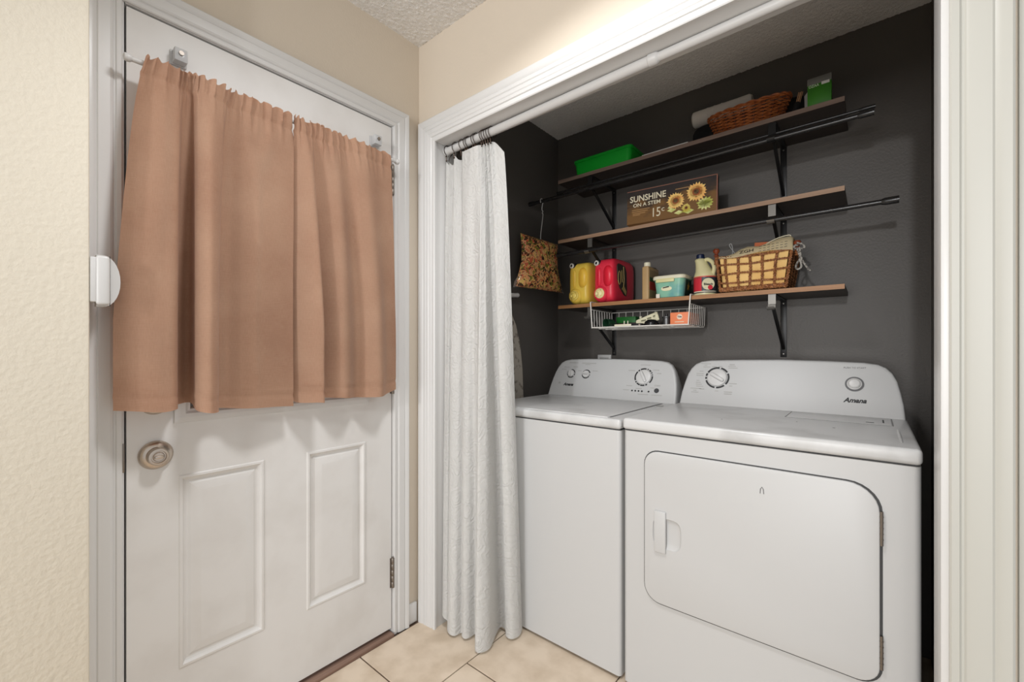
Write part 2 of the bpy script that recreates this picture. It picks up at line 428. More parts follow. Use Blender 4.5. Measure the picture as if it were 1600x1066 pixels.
b = NB(); nested(b, ys[1], ys[4], zs[3], zs[4], [(-.012, 0), (-.010, .009), (.004, .012), (.014, .012), (.02, .006), (.026, .005), (.030, -.012)], cap=False)
obj('glazing_frame', b, M_white, door, ang=12, fix=False)
b = NB(); box(b, -.026, -.02, ys[1]+.028, ys[4]-.028, zs[3]+.028, zs[4]-.028); obj('glass_pane', b, M_glass, door)
# lockset
ky, kz = -.884, .864
b = NB(); lathe(b, [(.0375, 0), (.0385, .003), (.036, .010), (.030, .015), (.024, .017), (.023, .034), (.021, .037), (.0165, .0375), (.0155, .034), (0, .034)], (0, ky, kz), (1, 0, 0), 32)
knob = obj('door_knob', b, M_nickel, door); tag(knob, 'satin nickel round knob with a turn piece in its centre')
b = NB(); lathe(b, [(.0125, .033), (.0125, .037), (.011, .039), (0, .039)], (0, ky, kz), (1, 0, 0), 24); box(b, .037, .046, ky-.010, ky+.010, kz-.0035, kz+.0035, .002)
obj('turn_button', b, M_nickel, knob)
b = NB(); lathe(b, [(.004, 0), (.004, .0015), (0, .0015)], (.0135, ky-.026, kz), (1, 0, 0), 12); obj('knob_pin_hole', b, M_seam, knob)
b = NB(); lathe(b, [(.034, 0), (.034, .004), (.029, .010), (.02, .012), (.018, .026), (0, .028)], (0, ky-.002, 1.007), (1, 0, 0), 32)
tag(obj('deadbolt', b, M_nickel, door), 'round nickel deadbolt plate peeping below the curtain hem')
for z in (1.83, 1.03, .25):
    b = NB()
    for k in range(5): lathe(b, [(.0055, 0), (.0062, .001), (.0062, .0225), (.0055, .0235)], (.006, DY1+.0015, z-.0595+k*.0238), (0, 0, 1), 12)
    box(b, -.002, .003, DY1-.008, DY1+.009, z-.059, z+.059); lathe(b, [(.004, 0), (.003, .005), (0, .006)], (.006, DY1+.0015, z+.0595), (0, 0, 1), 10)
    obj('hinge', b, M_steel, door)
b = NB(); box(b, -.003, .0035, DY0-.006, DY0-.001, .83, .905, .001); obj('strike_plate', b, M_steel, door)

# two clear blocks screwed to the door above the curtain
for (y, z, lab) in ((-.835, 1.956, 'clear plastic block on the door above the left end of tan curtain'), (-.2185, 1.953, 'clear plastic block on the door near the upper hinge')):
    t = thing('curtain_bracket', lab, 'bracket', (0, y, z-.018), 'clear curtain blocks on the door')
    b = NB(); box(b, .0005, .006, y-.019, y+.019, z-.02, z+.02, .002); obj('back_plate', b, M_acrylic, t)
    b = NB(); box(b, .006, .034, y-.015, y+.015, z-.018, z+.018, .003); obj('block', b, M_acrylic, t)
    b = NB(); lathe(b, [(.006, 0), (.006, .004), (0, .004)], (.0345, y, z+.003), (1, 0, 0), 12); obj('screw', b, M_steel, t)

# café curtain rod and the two tan panels
RX, RZ = .06, 1.878
t = thing('curtain_rod', 'slim white rod holding the tan curtain panels on the door', 'curtain rod', (RX, -.55, RZ-.01))
b = NB(); tube(b, [(RX, -.945, RZ), (RX, -.16, RZ+.004)], .0065, 14); obj('rod', b, M_plas, t)
for y, s, z in ((-.943, -1, RZ), (-.162, 1, RZ+.004)):
    b = NB(); lathe(b, [(.0075, 0), (.009, .002), (.0105, .008), (.009, .014), (0, .017)], (RX, y, z), (0, s, 0), 16); obj('end_cap', b, M_plas, t)
for y in (-.84, -.27):
    b = NB(); tube(b, [(.0, y, RZ), (.03, y, RZ), (RX, y, RZ)], .004, 8); lathe(b, [(.012, 0), (.012, .004), (0, .004)], (0, y, RZ), (1, 0, 0), 16); obj('standoff', b, M_plas, t)

def gather(seed, amp):
    def f(s_, t, d):
        w = max(0, 1-t/.13)**1.3
        ph = d*230+4*noise.noise((d*11, seed, 0))
        g = amp*w*(math.sin(ph)+.5*math.sin(ph*1.73+seed))
        wob = .005*noise.noise((d*7, t*2.2, seed))*min(1, t*5)+.0022*noise.noise((d*22, t*5, seed+3))*min(1, t*4)
        g -= .0035*math.exp(-((t-.052)/.007)**2)+.0022*math.exp(-((t-.962)/.006)**2)
        return Vector((g+wob, g*.5, (.005*math.sin(ph*.9)+.003*noise.noise((d*40, seed, 1))) if t < .012 else 0))
    return f
ez = lambda t: (t/.75)**.6 if t < .75 else 1
topL = [(max(x, .0765), y) for x, y in [(.074, -.915), (.079, -.897), (.082, -.874), (.074, -.848), (.064, -.834), (.064, -.823), (.082, -.808), (.088, -.78), (.082, -.745), (.066, -.728), (.070, -.715), (.082, -.69), (.074, -.655), (.080, -.615), (.076, -.554)]]
botL = [(.066, -.978, .999), (.086, -.945, .996), (.096, -.888, .988), (.088, -.856, .993), (.030, -.846, .997), (.018, -.812, 1.0), (.100, -.816, .985), (.132, -.792, .978), (.104, -.766, .977), (.064, -.772, .982), (.056, -.735, .98), (.072, -.70, .976), (.084, -.66, .974), (.076, -.607, .972), (.066, -.551, .968)]
topR = [(max(x, .0745 if y > -.55 else .074), y) for x, y in [(.074, -.5525), (.076, -.545), (.078, -.530), (.062, -.512), (.080, -.492), (.084, -.47), (.066, -.452), (.074, -.425), (.066, -.397), (.080, -.36), (.084, -.32), (.074, -.26), (.070, -.198)]]
botR = [(.042, -.549, .985), (.064, -.530, .976), (.100, -.485, .975), (.100, -.465, .974), (.044, -.466, .985), (.050, -.448, .985), (.086, -.41, .983), (.094, -.374, .98), (.056, -.325, .976), (.080, -.287, .974), (.090, -.245, .974), (.062, -.202, .980), (.052, -.153, .992)]
def tan_panel(top, bot, seed, label):
    T = [(x, y, RZ+.015) for x, y in top]
    bm = cloth(T, bot, 14, 140, ez, gather(seed, .0042))
    bmesh.ops.solidify(bm, geom=bm.faces[:], thickness=.0012)
    o = tag(obj('cafe_curtain', bm, M_linen, fix=False, ang=60), label, 'curtain')
    return o
tan_panel(topL, botL, 1.7, 'wider tan linen curtain panel on the lock side of the white door')
tan_panel(topR, botR, 5.2, 'narrower tan linen curtain panel on the hinge side of the white door')

# wall-mounted white device beside the door casing
t = thing('door_chime', 'white rounded plastic sensor on the wall end beside door casing', 'sensor', (.075, -1.0, 1.245))
b = NB(); box(b, .074, .118, -1.0244, -1.012, 1.258, 1.362, .003); obj('back_plate', b, M_plas, t)
def halfround(bm, x0, x1, y0, yb, z0, z1, n=14):
    pts = [(y0, z0)]; c = (z0+z1)/2; r = (z1-z0)/2
    P = [(y0, z0)]+[(y0+.012+(yb-y0-.012)*math.cos(a), c+r*math.sin(a)) for a in [math.radians(-90+180*k/n) for k in range(n+1)]]+[(y0, z1)]
    slab(bm, [(x0, p[0], p[1]) for p in P], (1, 0, 0), x1-x0)
b = NB(); halfround(b, .078, .106, -1.012, -.970, 1.249, 1.369); obj('dome', b, M_plas, t, ang=30)
b = NB(); box(b, .104, .122, -1.014, -.990, 1.252, 1.366, .006, 3); obj('cover', b, M_plas, t)
b = NB(); box(b, .104, .1065, -.9895, -.9880, 1.25, 1.368); obj('seam', b, M_gasket, t)

# ------------------------------------------------------------------ shower curtain across the closet
SY, SZ = .06, 1.986
t = thing('tension_rod', 'white tension rod under the closet opening header', 'curtain rod', (.85, SY, SZ-.015))
b = NB(); tube(b, [(JX0+.004, SY, SZ-.004), (1.01, SY, SZ+.004)], .0150, 20); obj('thick_tube', b, M_plas, t)
b = NB(); tube(b, [(1.0, SY, SZ+.004), (JX1-.004, SY, SZ+.008)], .0125, 20); obj('thin_tube', b, M_plas, t)
b = NB(); lathe(b, [(.0150, -.014), (.0172, -.012), (.0172, .010), (.0150, .014), (.0126, .018)], (1.0, SY, SZ+.004), (1, 0, 0), 20); obj('collar', b, M_plas, t)
for x, s in ((JX0, 1), (JX1, -1)):
    b = NB(); lathe(b, [(.019, 0), (.019, .008), (.016, .014), (.015, .02)], (x, SY, SZ+(-.004 if s > 0 else .008)), (s, 0, 0), 20); obj('end_pad', b, M_plas, t)

tk = [(.110, .055), (.120, .050), (.134, .056), (.143, .046), (.152, .058), (.166, .052), (.180, .062), (.196, .075), (.206, .060), (.214, .048), (.224, .044), (.250, .042), (.278, .042), (.302, .046), (.312, .056), (.320, .046), (.327, .060), (.334, .046), (.341, .062), (.348, .048), (.356, .064), (.364, .050), (.374, .066), (.390, .070), (.412, .080)]
tz = [1.925, 1.93, 1.915, 1.92, 1.915, 1.945, 1.93, 1.93, 1.94, 1.948, 1.944, 1.943, 1.944, 1.946, 1.948, 1.940, 1.946, 1.940, 1.946, 1.940, 1.947, 1.94, 1.945, 1.93, 1.90]
bk = [(.111, .040, .052), (.120, .026, .050), (.135, .020, .046), (.150, .024, .040), (.158, .032, .030), (.166, .012, .015), (.190, .003, .010), (.213, .009, .010), (.222, .036, .012), (.236, .026, .010), (.255, .022, .010), (.268, .034, .012), (.276, .062, .016), (.305, .050, .016), (.324, .012, .010), (.345, .000, .008), (.364, .014, .010), (.370, .048, .012), (.345, .105, .018), (.330, .150, .022), (.348, .160, .016), (.372, .138, .010), (.400, .140, .010), (.412, .172, .012), (.404, .200, .020)]
bm = cloth([(x, y, z) for (x, y), z in zip(tk, tz)], bk, 9, 90, lambda t: t**.8,
           lambda s, t, d: Vector((.004*noise.noise((d*5, t*3, 2)), .010*noise.noise((d*6, t*2.5, 8))*t*(1-t)*2, 0)))
bmesh.ops.solidify(bm, geom=bm.faces[:], thickness=.0015)
tag(obj('shower_curtain', bm, M_quilt, fix=False, ang=70), 'white quilted floral-textured curtain drawn to the left of the closet', 'curtain')
ring_lab = ['dark bronze curtain ring farthest left on the white tension rod', 'dark bronze curtain ring above the lone pointed fold'] + \
  ['dark bronze curtain ring, number %s from the left on the tension rod' % w for w in ('three', 'four', 'five', 'six', 'seven', 'eight', 'nine', 'ten', 'eleven')] + ['dark bronze curtain ring farthest right in the tight bunch of rings']
for i, x in enumerate((.118, .166, .206, .232, .243, .275, .287, .321, .331, .343, .355, .368)):
    t = thing('curtain_ring', ring_lab[i], 'ring', (x, SY, SZ-.06), 'curtain rings on the white tension rod')
    b = NB(); r = .0215
    pts = [(x+.003*math.sin(a), SY+r*math.sin(a)*.95, SZ-.004+r*math.cos(a)) for a in [math.radians(-150+300*k/22) for k in range(23)]]
    tube(b, pts, .0014, 6); obj('wire_loop', b, M_bronze, t)
    b = NB(); zb = SZ-.024
    tube(b, [(x, SY-.010, zb), (x+.002, SY-.014, zb-.010), (x+.001, SY-.010, zb-.024), (x, SY-.002, zb-.022)], .0013, 6)
    tube(b, [(x, SY+.010, zb), (x-.002, SY+.008, zb-.010), (x, SY+.004, zb-.022)], .0013, 6)
    obj('double_hook', b, M_bronze, t)
    for k, (yy, zz) in enumerate(((SY-.011, zb-.006), (SY-.010, zb-.025))):
        b = NB(); sbox(b, (x, yy, zz), (.0032, .0032, .0032), 1, 10, 6); obj('bead', b, M_bronze, t)

# ------------------------------------------------------------------ washer and dryer
UP = Vector((0, .08, .186)).normalized(); NRM = Vector((0, -UP.z, UP.y))
def plane_pt(x, z, y0, z0, out=0): # point on the leaning console face
    k = (z-z0)/.186
    return Vector((x, y0+.08*k, z))+NRM*out
def console(bm, cx, half, y0, z0, yback):
    pts = [(-p[0], p[1]) for p in half]+[(p[0], p[1]) for p in reversed(half[:-1])]
    def ring(ins, out, f, g):
        r = []
        for dx, z in pts:
            zz = z0+(z-z0)*g; k = 1-ins/.3; xx = cx+dx*(1-ins/.37)
            zf = z0+(z-z0)*(1-ins/.19 if z > z0+.001 else 1)*g
            p = plane_pt(xx, zf, y0, z0, out); p.y = lerp(p.y, yback, f); r.append(bm.verts.new(p))
        return r
    R = [ring(.010, .001, 0, 1), ring(.005, .0005, 0, 1), ring(.0015, -.002, 0, 1), ring(0, -.007, 0, 1), ring(0, 0, .25, .995), ring(0.001, 0, .55, .93), ring(.003, 0, .82, .76), ring(.006, 0, 1, .5)]
    n = len(pts)
    for a, b in zip(R, R[1:]):
        for k in range(n-1): bm.faces.new((a[k], a[k+1], b[k+1], b[k]))
        bm.faces.new((a[n-1], a[0], b[0], b[n-1]))
    # front face as a grid strip between mirrored outline points, back as ngon
    a = R[0]; m = n//2
    for k in range(m):
        q = [a[k], a[k+1], a[n-2-k], a[n-1-k]]
        q = list(dict.fromkeys(q))
        if len(q) > 2: bm.faces.new(q)
    bm.faces.new(R[-1][::-1])
def dial(t, x, z, y0, z0, r, rr, ang, segs, ring_mat=M_print):
    c = plane_pt(x, z, y0, z0, .0012)
    X = Vector((1, 0, 0))
    b = NB()
    for a0, a1 in segs:
        n = max(2, int((a1-a0)/8)); 
        for k in range(n):
            A = math.radians(a0+(a1-a0)*k/n); B = math.radians(a0+(a1-a0)*(k+1)/n)
            P = [c+(X*math.cos(w)+UP*math.sin(w))*q for w, q in ((A, r*1.06), (B, r*1.06), (B, rr), (A, rr))]
            slab(b, P, NRM, .0006)
    ring = obj('dial_markings', b, ring_mat, t)
    b = NB(); lathe(b, [(r, 0), (r, .003), (r*.95, .006), (r*.90, .007), (0, .007)], c, NRM, 40)
    k = obj('dial_knob', b, M_plas, t)
    b = NB(); d = X*math.cos(math.radians(ang))+UP*math.sin(math.radians(ang)); e = NRM.cross(d)
    sbox(b, (0, 0, 0), (r*.86, r*.2, .010), .5, 20, 8)
    M = Matrix(((d.x, e.x, NRM.x, c.x+NRM.x*.007), (d.y, e.y, NRM.y, c.y+NRM.y*.007), (d.z, e.z, NRM.z, c.z+NRM.z*.007), (0, 0, 0, 1)))
    b.transform(M); obj('grip', b, M_plas, k)
def bars(t, items, y0, z0):
    b = NB()
    for x, z, w, h in items:
        P = [plane_pt(x+sx*w/2, z+sz*h/2, y0, z0, .0010) for sx, sz in ((-1, -1), (1, -1), (1, 1), (-1, 1))]
        slab(b, P, NRM, .0005)
    o = tag(obj('console_legend', b, M_print_gray, t), kind='stuff'); return o
def feet(t, xs, ys_):
    for x in xs:
        for y in ys_:
            b = NB(); lathe(b, [(.02, 0), (.02, .008), (.012, .013)], (x, y, 0), (0, 0, 1), 12); obj('foot', b, M_seam, t)

# washer
t = thing('washing_machine', 'white top-loading washing machine next to the curtain', 'washing machine', (.4715, .57, 0))
b = NB(); vbox(b, .124, .818, .226, .92, .012, .866, .014, 5); obj('cabinet', b, M_enamel, t)
b = NB(); box(b, .130, .812, .232, .915, .864, .872); obj('seam', b, M_gasket, t)
b = NB(); box(b, .122, .820, .221, .925, .870, .9055, .012, 4); obj('top_panel', b, M_top, t)
b = NB(); box(b, .172, .764, .236, .745, .902, .9090, .003, 2); lid = obj('lid', b, M_top, t)
b = NB(); box(b, .166, .1715, .25, .75, .9045, .9065); box(b, .7645, .769, .25, .75, .9045, .9065); box(b, .172, .764, .7455, .749, .9045, .9065); obj('lid_gap', b, M_gasket, t)
b = NB(); sbox(b, (.79, .66, .906), (.014, .024, .0022), .8, 16, 6); obj('hinge_button', b, M_print_gray, t)
WY, WZ = .775, .905
half = [(.345, .905), (.3425, .95), (.337, .99), (.329, 1.025), (.318, 1.055), (.303, 1.077), (.282, 1.089), (.25, 1.095), (.15, 1.099), (0, 1.101)]
b = NB(); console(b, .4715, half, WY, WZ, .915); obj('console', b, M_enamel, t, ang=40)
dial(t, .2455, 1.019, WY, WZ, .019, .0245, 100, [(10, 95), (150, 215), (225, 320), (335, 360)])
dial(t, .3365, 1.019, WY, WZ, .019, .0245, 0, [(15, 150), (190, 330), (340, 355)])
dial(t, .650, 1.016, WY, WZ, .037, .0455, 120, [(-40, 8), (14, 20), (28, 36), (42, 58), (64, 72), (80, 118), (124, 136), (142, 205), (212, 222), (228, 252), (256, 284), (290, 302)])
b = NB(); lathe(b, [(.011, 0), (.011, .003), (.009, .005), (0, .005)], plane_pt(.7225, .957, WY, WZ, .001), NRM, 24); tag(obj('start_button', b, mat('dark_button', (70, 70, 72), .35), t), 'small dark grey round start button')
for k in range(6):
    if k == 4: continue
    b = NB(); lathe(b, [(.0042, 0), (.0042, .001), (0, .001)], plane_pt(.604+k*.0163, .951, WY, WZ, .0012), NRM, 10); obj('status_light', b, M_print, t)
b = NB(); text_mesh(b, 'Amana', .022, plane_pt(.2425, .962, WY, WZ, .0014), (1, 0, 0), UP, shear=.35, width=.062, bold=.0008); obj('maker_lettering', b, M_print, t)
b = NB(); text_mesh(b, 'START', .010, plane_pt(.7225, .979, WY, WZ, .0014), (1, 0, 0), UP, bold=.0002); obj('start_lettering', b, M_print_gray, t)
bars(t, [(.247, 1.076, .056, .004), (.341, 1.075, .084, .004), (.335, 1.068, .03, .003), (.195, 1.04, .03, .003), (.21, 1.052, .035, .003), (.265, 1.054, .03, .003), (.295, 1.035, .02, .003), (.385, 1.036, .03, .003), (.65, 1.073, .05, .003),
         (.585, 1.045, .035, .004), (.705, 1.05, .03, .003), (.722, 1.035, .02, .003), (.585, .973, .03, .003), (.70, .968, .02, .003), (.572, .953, .03, .003), (.66, .937, .05, .003), (.725, .937, .05, .003), (.635, .962, .03, .003), (.185, .968, .012, .010)], WY, WZ)
feet(t, (.17, .77), (.27, .87))

# dryer
t = thing('clothes_dryer', 'white front-loading clothes dryer right of the washing machine', 'dryer', (1.2035, .58, 0))
b = NB(); vbox(b, .831, 1.577, .223, .94, .012, .872, .014, 5)
obj('cabinet', b, M_enamel, t)
b = NB(); box(b, .836, 1.571, .228, .935, .870, .878); obj('seam', b, M_gasket, t)
b = NB(); box(b, .829, 1.579, .216, .945, .876, .9145, .011, 4); obj('top_panel', b, M_top, t)
def rrect(x0, x1, z0, z1, radii, n=7):
    """corner radii in order bottom-left, bottom-right, top-right, top-left"""
    out = []
    for (cx, cz, r, a) in ((x0+radii[0], z0+radii[0], radii[0], 180), (x1-radii[1], z0+radii[1], radii[1], 270), (x1-radii[2], z1-radii[2], radii[2], 0), (x0+radii[3], z1-radii[3], radii[3], 90)):
        for k in range(n+1):
            w = math.radians(a+90*k/n); out.append((cx+r*math.cos(w), cz+r*math.sin(w)))
    return out
def rdoor(bm, x0, x1, z0, z1, rad, steps):
    R = []
    for ins, y in steps:
        R.append([bm.verts.new((p[0], y, p[1])) for p in rrect(x0+ins, x1-ins, z0+ins, z1-ins, [r-ins for r in rad])])
    n = len(R[0])
    for a, b in zip(R, R[1:]):
        for k in range(n): bm.faces.new((a[k], a[(k+1) % n], b[(k+1) % n], b[k]))
    bm.faces.new(R[-1]); bm.faces.new(R[0][::-1])
RAD = [.052, .046, .066, .045]
b = NB(); rdoor(b, .9042, 1.5078, .3200, .8186, [r+.003 for r in RAD], [(0, .2236), (0, .2225)]); obj('door_gasket', b, M_gasket, t)
b = NB(); rdoor(b, .908, 1.502, .325, .815, RAD, [(0, .2350), (0, .2175), (.0012, .2160), (.004, .2152)])
cut = NB(); sbox(cut, (.982, .2085, .556), (.047, .0138, .050), .55, 32, 16)
me = boolean(b, [cut]); dd = put('dryer_door', me, M_enamel, t, ang=30)
b = NB(); box(b, .9425, .9805, .2085, .217, .4925, .6265, .003, 3); obj('door_handle', b, M_enamel, dd)
for z0, z1 in ((.671, .754), (.369, .451)):
    b = NB(); lathe(b, [(.0035, 0), (.0035, z1-z0)], (1.5055, .2175, z0), (0, 0, 1), 10)
    for k in range(1, 6): lathe(b, [(.0042, 0), (.0042, .002)], (1.5055, .2175, z0+(z1-z0)*k/6), (0, 0, 1), 10)
    obj('hinge', b, M_steel, dd)
b = NB(); tube(b, [(1.2455, .2150, .744), (1.2465, .2148, .757), (1.250, .2147, .7625), (1.2535, .2148, .757), (1.2545, .2150, .744)], .0011, 6); obj('scuff_mark', b, mat('grey_scuff', (120, 120, 120), .6), dd)
DYY, DZZ = .775, .914
half = [(.3705, .914), (.367, .96), (.360, 1.00), (.351, 1.04), (.339, 1.066), (.322, 1.085), (.300, 1.096), (.26, 1.102), (.15, 1.106), (0, 1.109)]
b = NB(); console(b, 1.2035, half, DYY, DZZ, .935); obj('console', b, M_enamel, t, ang=40)
dial(t, .977, 1.027, DYY, DZZ, .039, .0485, -30, [(-38, 26), (34, 75), (83, 150), (156, 172), (178, 190), (198, 262), (270, 312)])
b = NB(); c = plane_pt(1.4385, 1.023, DYY, DZZ, .001); lathe(b, [(.0275, 0), (.0275, .002), (.022, .002)], c, NRM, 36); ring = obj('button_ring', b, mat('grey_button_ring', (95, 95, 96), .3), t)
b = NB(); lathe(b, [(.0215, 0), (.0215, .004), (.0185, .0055), (.018, .0045), (.0175, .008), (.014, .0115), (.007, .0125), (0, .0128)], c, NRM, 36); obj('start_button', b, M_plas, t)
b = NB(); text_mesh(b, 'Amana', .024, plane_pt(1.440, .966, DYY, DZZ, .0014), (1, 0, 0), UP, shear=.35, width=.066, bold=.0008); obj('maker_lettering', b, M_print, t)
b = NB(); text_mesh(b, 'PUSH TO START', .0085, plane_pt(1.4385, 1.0805, DYY, DZZ, .0014), (1, 0, 0), UP, width=.064); obj('start_lettering', b, mat('grey_print', (120, 119, 117), .5), t)
bars(t, [(.925, 1.085, .04, .003), (.925, 1.078, .012, .003), (.93, 1.071, .03, .003), (1.03, 1.083, .02, .004), (1.03, 1.076, .03, .003), (1.035, 1.069, .035, .003), (.96, 1.073, .018, .003), (.985, 1.074, .014, .003), (.91, 1.052, .016, .003),
         (.905, 1.042, .03, .003), (.905, 1.034, .03, .003), (.9, 1.012, .012, .003), (.902, 1.004, .02, .003), (.905, .996, .025, .003), (.91, .988, .03, .003), (.895, .978, .045, .003), (.92, .977, .02, .003), (.892, .970, .014, .003), (.893, .962, .03, .003),
         (.98, .972, .014, .003), (1.04, 1.005, .03, .003), (1.033, .995, .012, .003), (1.025, .970, .032, .004), (1.025, .962, .030, .004)], DYY, DZZ)
b = NB(); box(b, 1.258, 1.535, .590, .752, .9135, .9165, .002); ls = obj('lint_screen_cover', b, M_top, t)
b = NB(); box(b, 1.2545, 1.2575, .588, .755, .913, .9155); box(b, 1.258, 1.538, .5865, .5895, .913, .9155); box(b, 1.5355, 1.5385, .588, .755, .913, .9155); obj('lint_screen_gap', b, mat('light_grey_seam', (140, 140, 140), .6), t)
b = NB(); sbox(b, (1.545, .41, .9145), (.004, .13, .0025), .8, 10, 6); obj('top_ridge', b, M_top, t)
b = NB()
for x, y, rr in ((1.455, .69, .0045), (1.40, .44, .004), (1.30, .50, .003), (1.10, .40, .003)): lathe(b, [(rr, 0), (0, .0006)], (x, y, .9146), (0, 0, 1), 8)
box(b, 1.472, 1.492, .612, .620, .9165, .9172); box(b, 1.513, 1.517, .63, .70, .9165, .9175); tag(obj('stain_spots', b, M_gasket, t), kind='stuff')
feet(t, (.88, 1.53), (.27, .89))

# ------------------------------------------------------------------ shelves, brackets, closet rods
ZT, ZM, ZB = 2.057, 1.736, 1.384
SYF, SX0, SX1 = .785, .187, 1.412
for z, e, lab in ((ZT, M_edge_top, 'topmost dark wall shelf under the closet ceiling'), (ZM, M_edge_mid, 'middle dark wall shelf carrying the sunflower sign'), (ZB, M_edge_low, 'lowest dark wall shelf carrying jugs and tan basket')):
    t = thing('wall_shelf', lab, 'shelf', ((SX0+SX1)/2, .92, z-.018), 'shelves on the back wall of the closet')
    b = NB(); box(b, SX0, SX1, SYF+.001, 1.062, z-.018, z, .0006, 1); obj('board', b, M_shelf, t)
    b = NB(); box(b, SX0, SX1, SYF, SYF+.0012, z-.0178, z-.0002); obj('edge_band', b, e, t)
where = {ZT: 'top', ZM: 'middle', ZB: 'lowest'}
for z in (ZT, ZM, ZB):
    for x, side in ((.378, 'left'), (1.188, 'right')):
        t = thing('shelf_bracket', 'black steel bracket under the %s end of the %s shelf' % (side, where[z]), 'bracket', (x, 1.06, z-.27), 'black shelf brackets on the closet back wall')
        zb = z-.0185
        b = NB(); box(b, x-.012, x+.012, 1.0585, 1.0625, zb-.25, zb, .001); obj('wall_plate', b, M_blackmetal, t)
        b = NB(); box(b, x-.012, x+.012, .80, 1.0585, zb-.004, zb, .001); obj('arm', b, M_blackmetal, t)
        b = NB(); slab(b, [(x-.006, .800, zb-.055), (x-.006, .806, zb-.050), (x-.006, 1.058, zb-.205), (x-.006, 1.058, zb-.218)], (1, 0, 0), .012); obj('brace', b, M_blackmetal, t)
        # lip and hook at the front
        b = NB(); slab(b, [(x-.016, .793, zb), (x-.016, .800, zb), (x-.016, .800, zb-.045), (x-.016, .793, zb-.045)], (1, 0, 0), .026)
        if z == ZT: hy, hz, hr = .772, zb-.066, .016
        elif z == ZM: hy, hz, hr = .772, zb-.062, .016
        else: hy, hz, hr = .772, zb-.045, .016
        arc = [(hy+(hr)*math.sin(w), hz-(hr)*math.cos(w)) for w in [math.radians(-70+180*k/10) for k in range(11)]]
        for (a, c_), (a2, c2) in zip(arc, arc[1:]):
            slab(b, [(x-.016, a, c_), (x-.016, a2, c2), (x-.016, a2+.002*(a2-hy)/hr, c2+.002*(c2-hz)/hr), (x-.016, a+.002*(a-hy)/hr, c_+.002*(c_-hz)/hr)], (1, 0, 0), .026)
        hk = obj('rod_hook', b, M_blackmetal if z == ZT else M_greyhook, t)
        for zz in (zb-.015, zb-.237):
            b = NB(); lathe(b, [(.004, 0), (.003, .002), (0, .0025)], (x, 1.0585, zz), (0, -1, 0), 10); obj('screw', b, M_greyhook, t)
def closet_rod(x0, x1, xm, y, z, r, lab, grp='black closet rods hung from shelf brackets'):
    t = thing('closet_rod', lab, 'rod', ((x0+x1)/2, y, z-r), grp)
    b = NB(); tube(b, [(x0+.01, y, z), (xm, y, z)], r, 16); obj('outer_tube', b, M_blackrod, t)
    b = NB(); tube(b, [(xm-.02, y, z), (x1-.04, y, z)], r*.86, 16); obj('inner_tube', b, M_blackrod, t)
    b = NB(); lathe(b, [(r*1.25, 0), (r*1.25, .03), (r, .04)], (x0, y, z), (1, 0, 0), 16); obj('end_cap', b, M_blackrod, t)
    b = NB(); lathe(b, [(r*.9, 0), (r*1.0, .003), (r*1.2, .01), (r*1.2, .045)], (x1-.045, y, z), (1, 0, 0), 16); obj('end_cap', b, M_blackrod, t)
closet_rod(.003, 1.493, .66, .772, ZT-.0185-.073, .0095, 'black rod under the top shelf, front one of two')
closet_rod(.17, 1.497, .66, .802, ZT-.0185-.041, .0062, 'thinner black rod under the top shelf behind the other')
closet_rod(.192, 1.557, .43, .772, ZM-.0185-.0665, .0105, 'black rod under the middle shelf')

# wall plate above the washer
t = thing('wall_plate', 'white plate on the closet back wall behind the washer', 'wall plate', (.325, 1.0625, 1.03))
b = NB(); box(b, .278, .362, 1.0525, 1.0628, 1.03, 1.118, .003); obj('plate', b, M_plas, t)
b = NB(); box(b, .292, .348, 1.0515, 1.0530, 1.045, 1.103, .0006); obj('recess', b, M_print_gray, t)

# ironing board and white bar by the closet left wall
def ib_outline(n=12):
    L = []
    for k in range(n+1):
        w = math.pi*k/n; L.append((.545+.09*math.cos(w), 1.235+.10*math.sin(w)))
    return L
M_ibcover = mat('grey_patterned_cover', (176, 168, 156), .9, var=(26, (120, 112, 104), .52, .62))
t = thing('ironing_board', 'ironing board in a grey patterned cover leaning on the closet left wall', 'ironing board', (.03, .5, 0))
P = [(.42, .02), (.665, .02), (.668, .9), (.660, 1.05), (.640, 1.18), (.610, 1.28), (.575, 1.335), (.53, 1.355), (.485, 1.335), (.45, 1.28), (.43, 1.18), (.42, 1.0)]
b = NB(); slab(b, [(.018, y, z) for y, z in P], (1, 0, 0), .022); bmesh.ops.bevel(b, geom=b.edges[:], offset=.005, segments=2, affect='EDGES'); obj('padded_cover', b, M_ibcover, t)
b = NB(); tube(b, [(.010, .50, .02), (.010, .50, 1.2)], .007, 8); tube(b, [(.010, .60, .02), (.010, .60, 1.2)], .007, 8); obj('leg_frame', b, M_plas, t)
t = thing('wall_peg', 'white round-ended bar sticking out beside the white curtain', 'bar', (.03, .50, 1.42))
b = NB(); tube(b, [(.025, .30, 1.41), (.025, .630, 1.439)], .0115, 14); obj('bar', b, M_plas, t)
b = NB(); lathe(b, [(.0115, 0), (.0125, .002), (.0125, .010), (.009, .016), (0, .0185)], (.025, .628, 1.4388), (0, 1, .087), 16); obj('end_cap', b, M_plas, t)
b = NB(); tube(b, [(0.0, .33, 1.4126), (.025, .33, 1.4126)], .006, 8); obj('wall_post', b, M_plas, t)

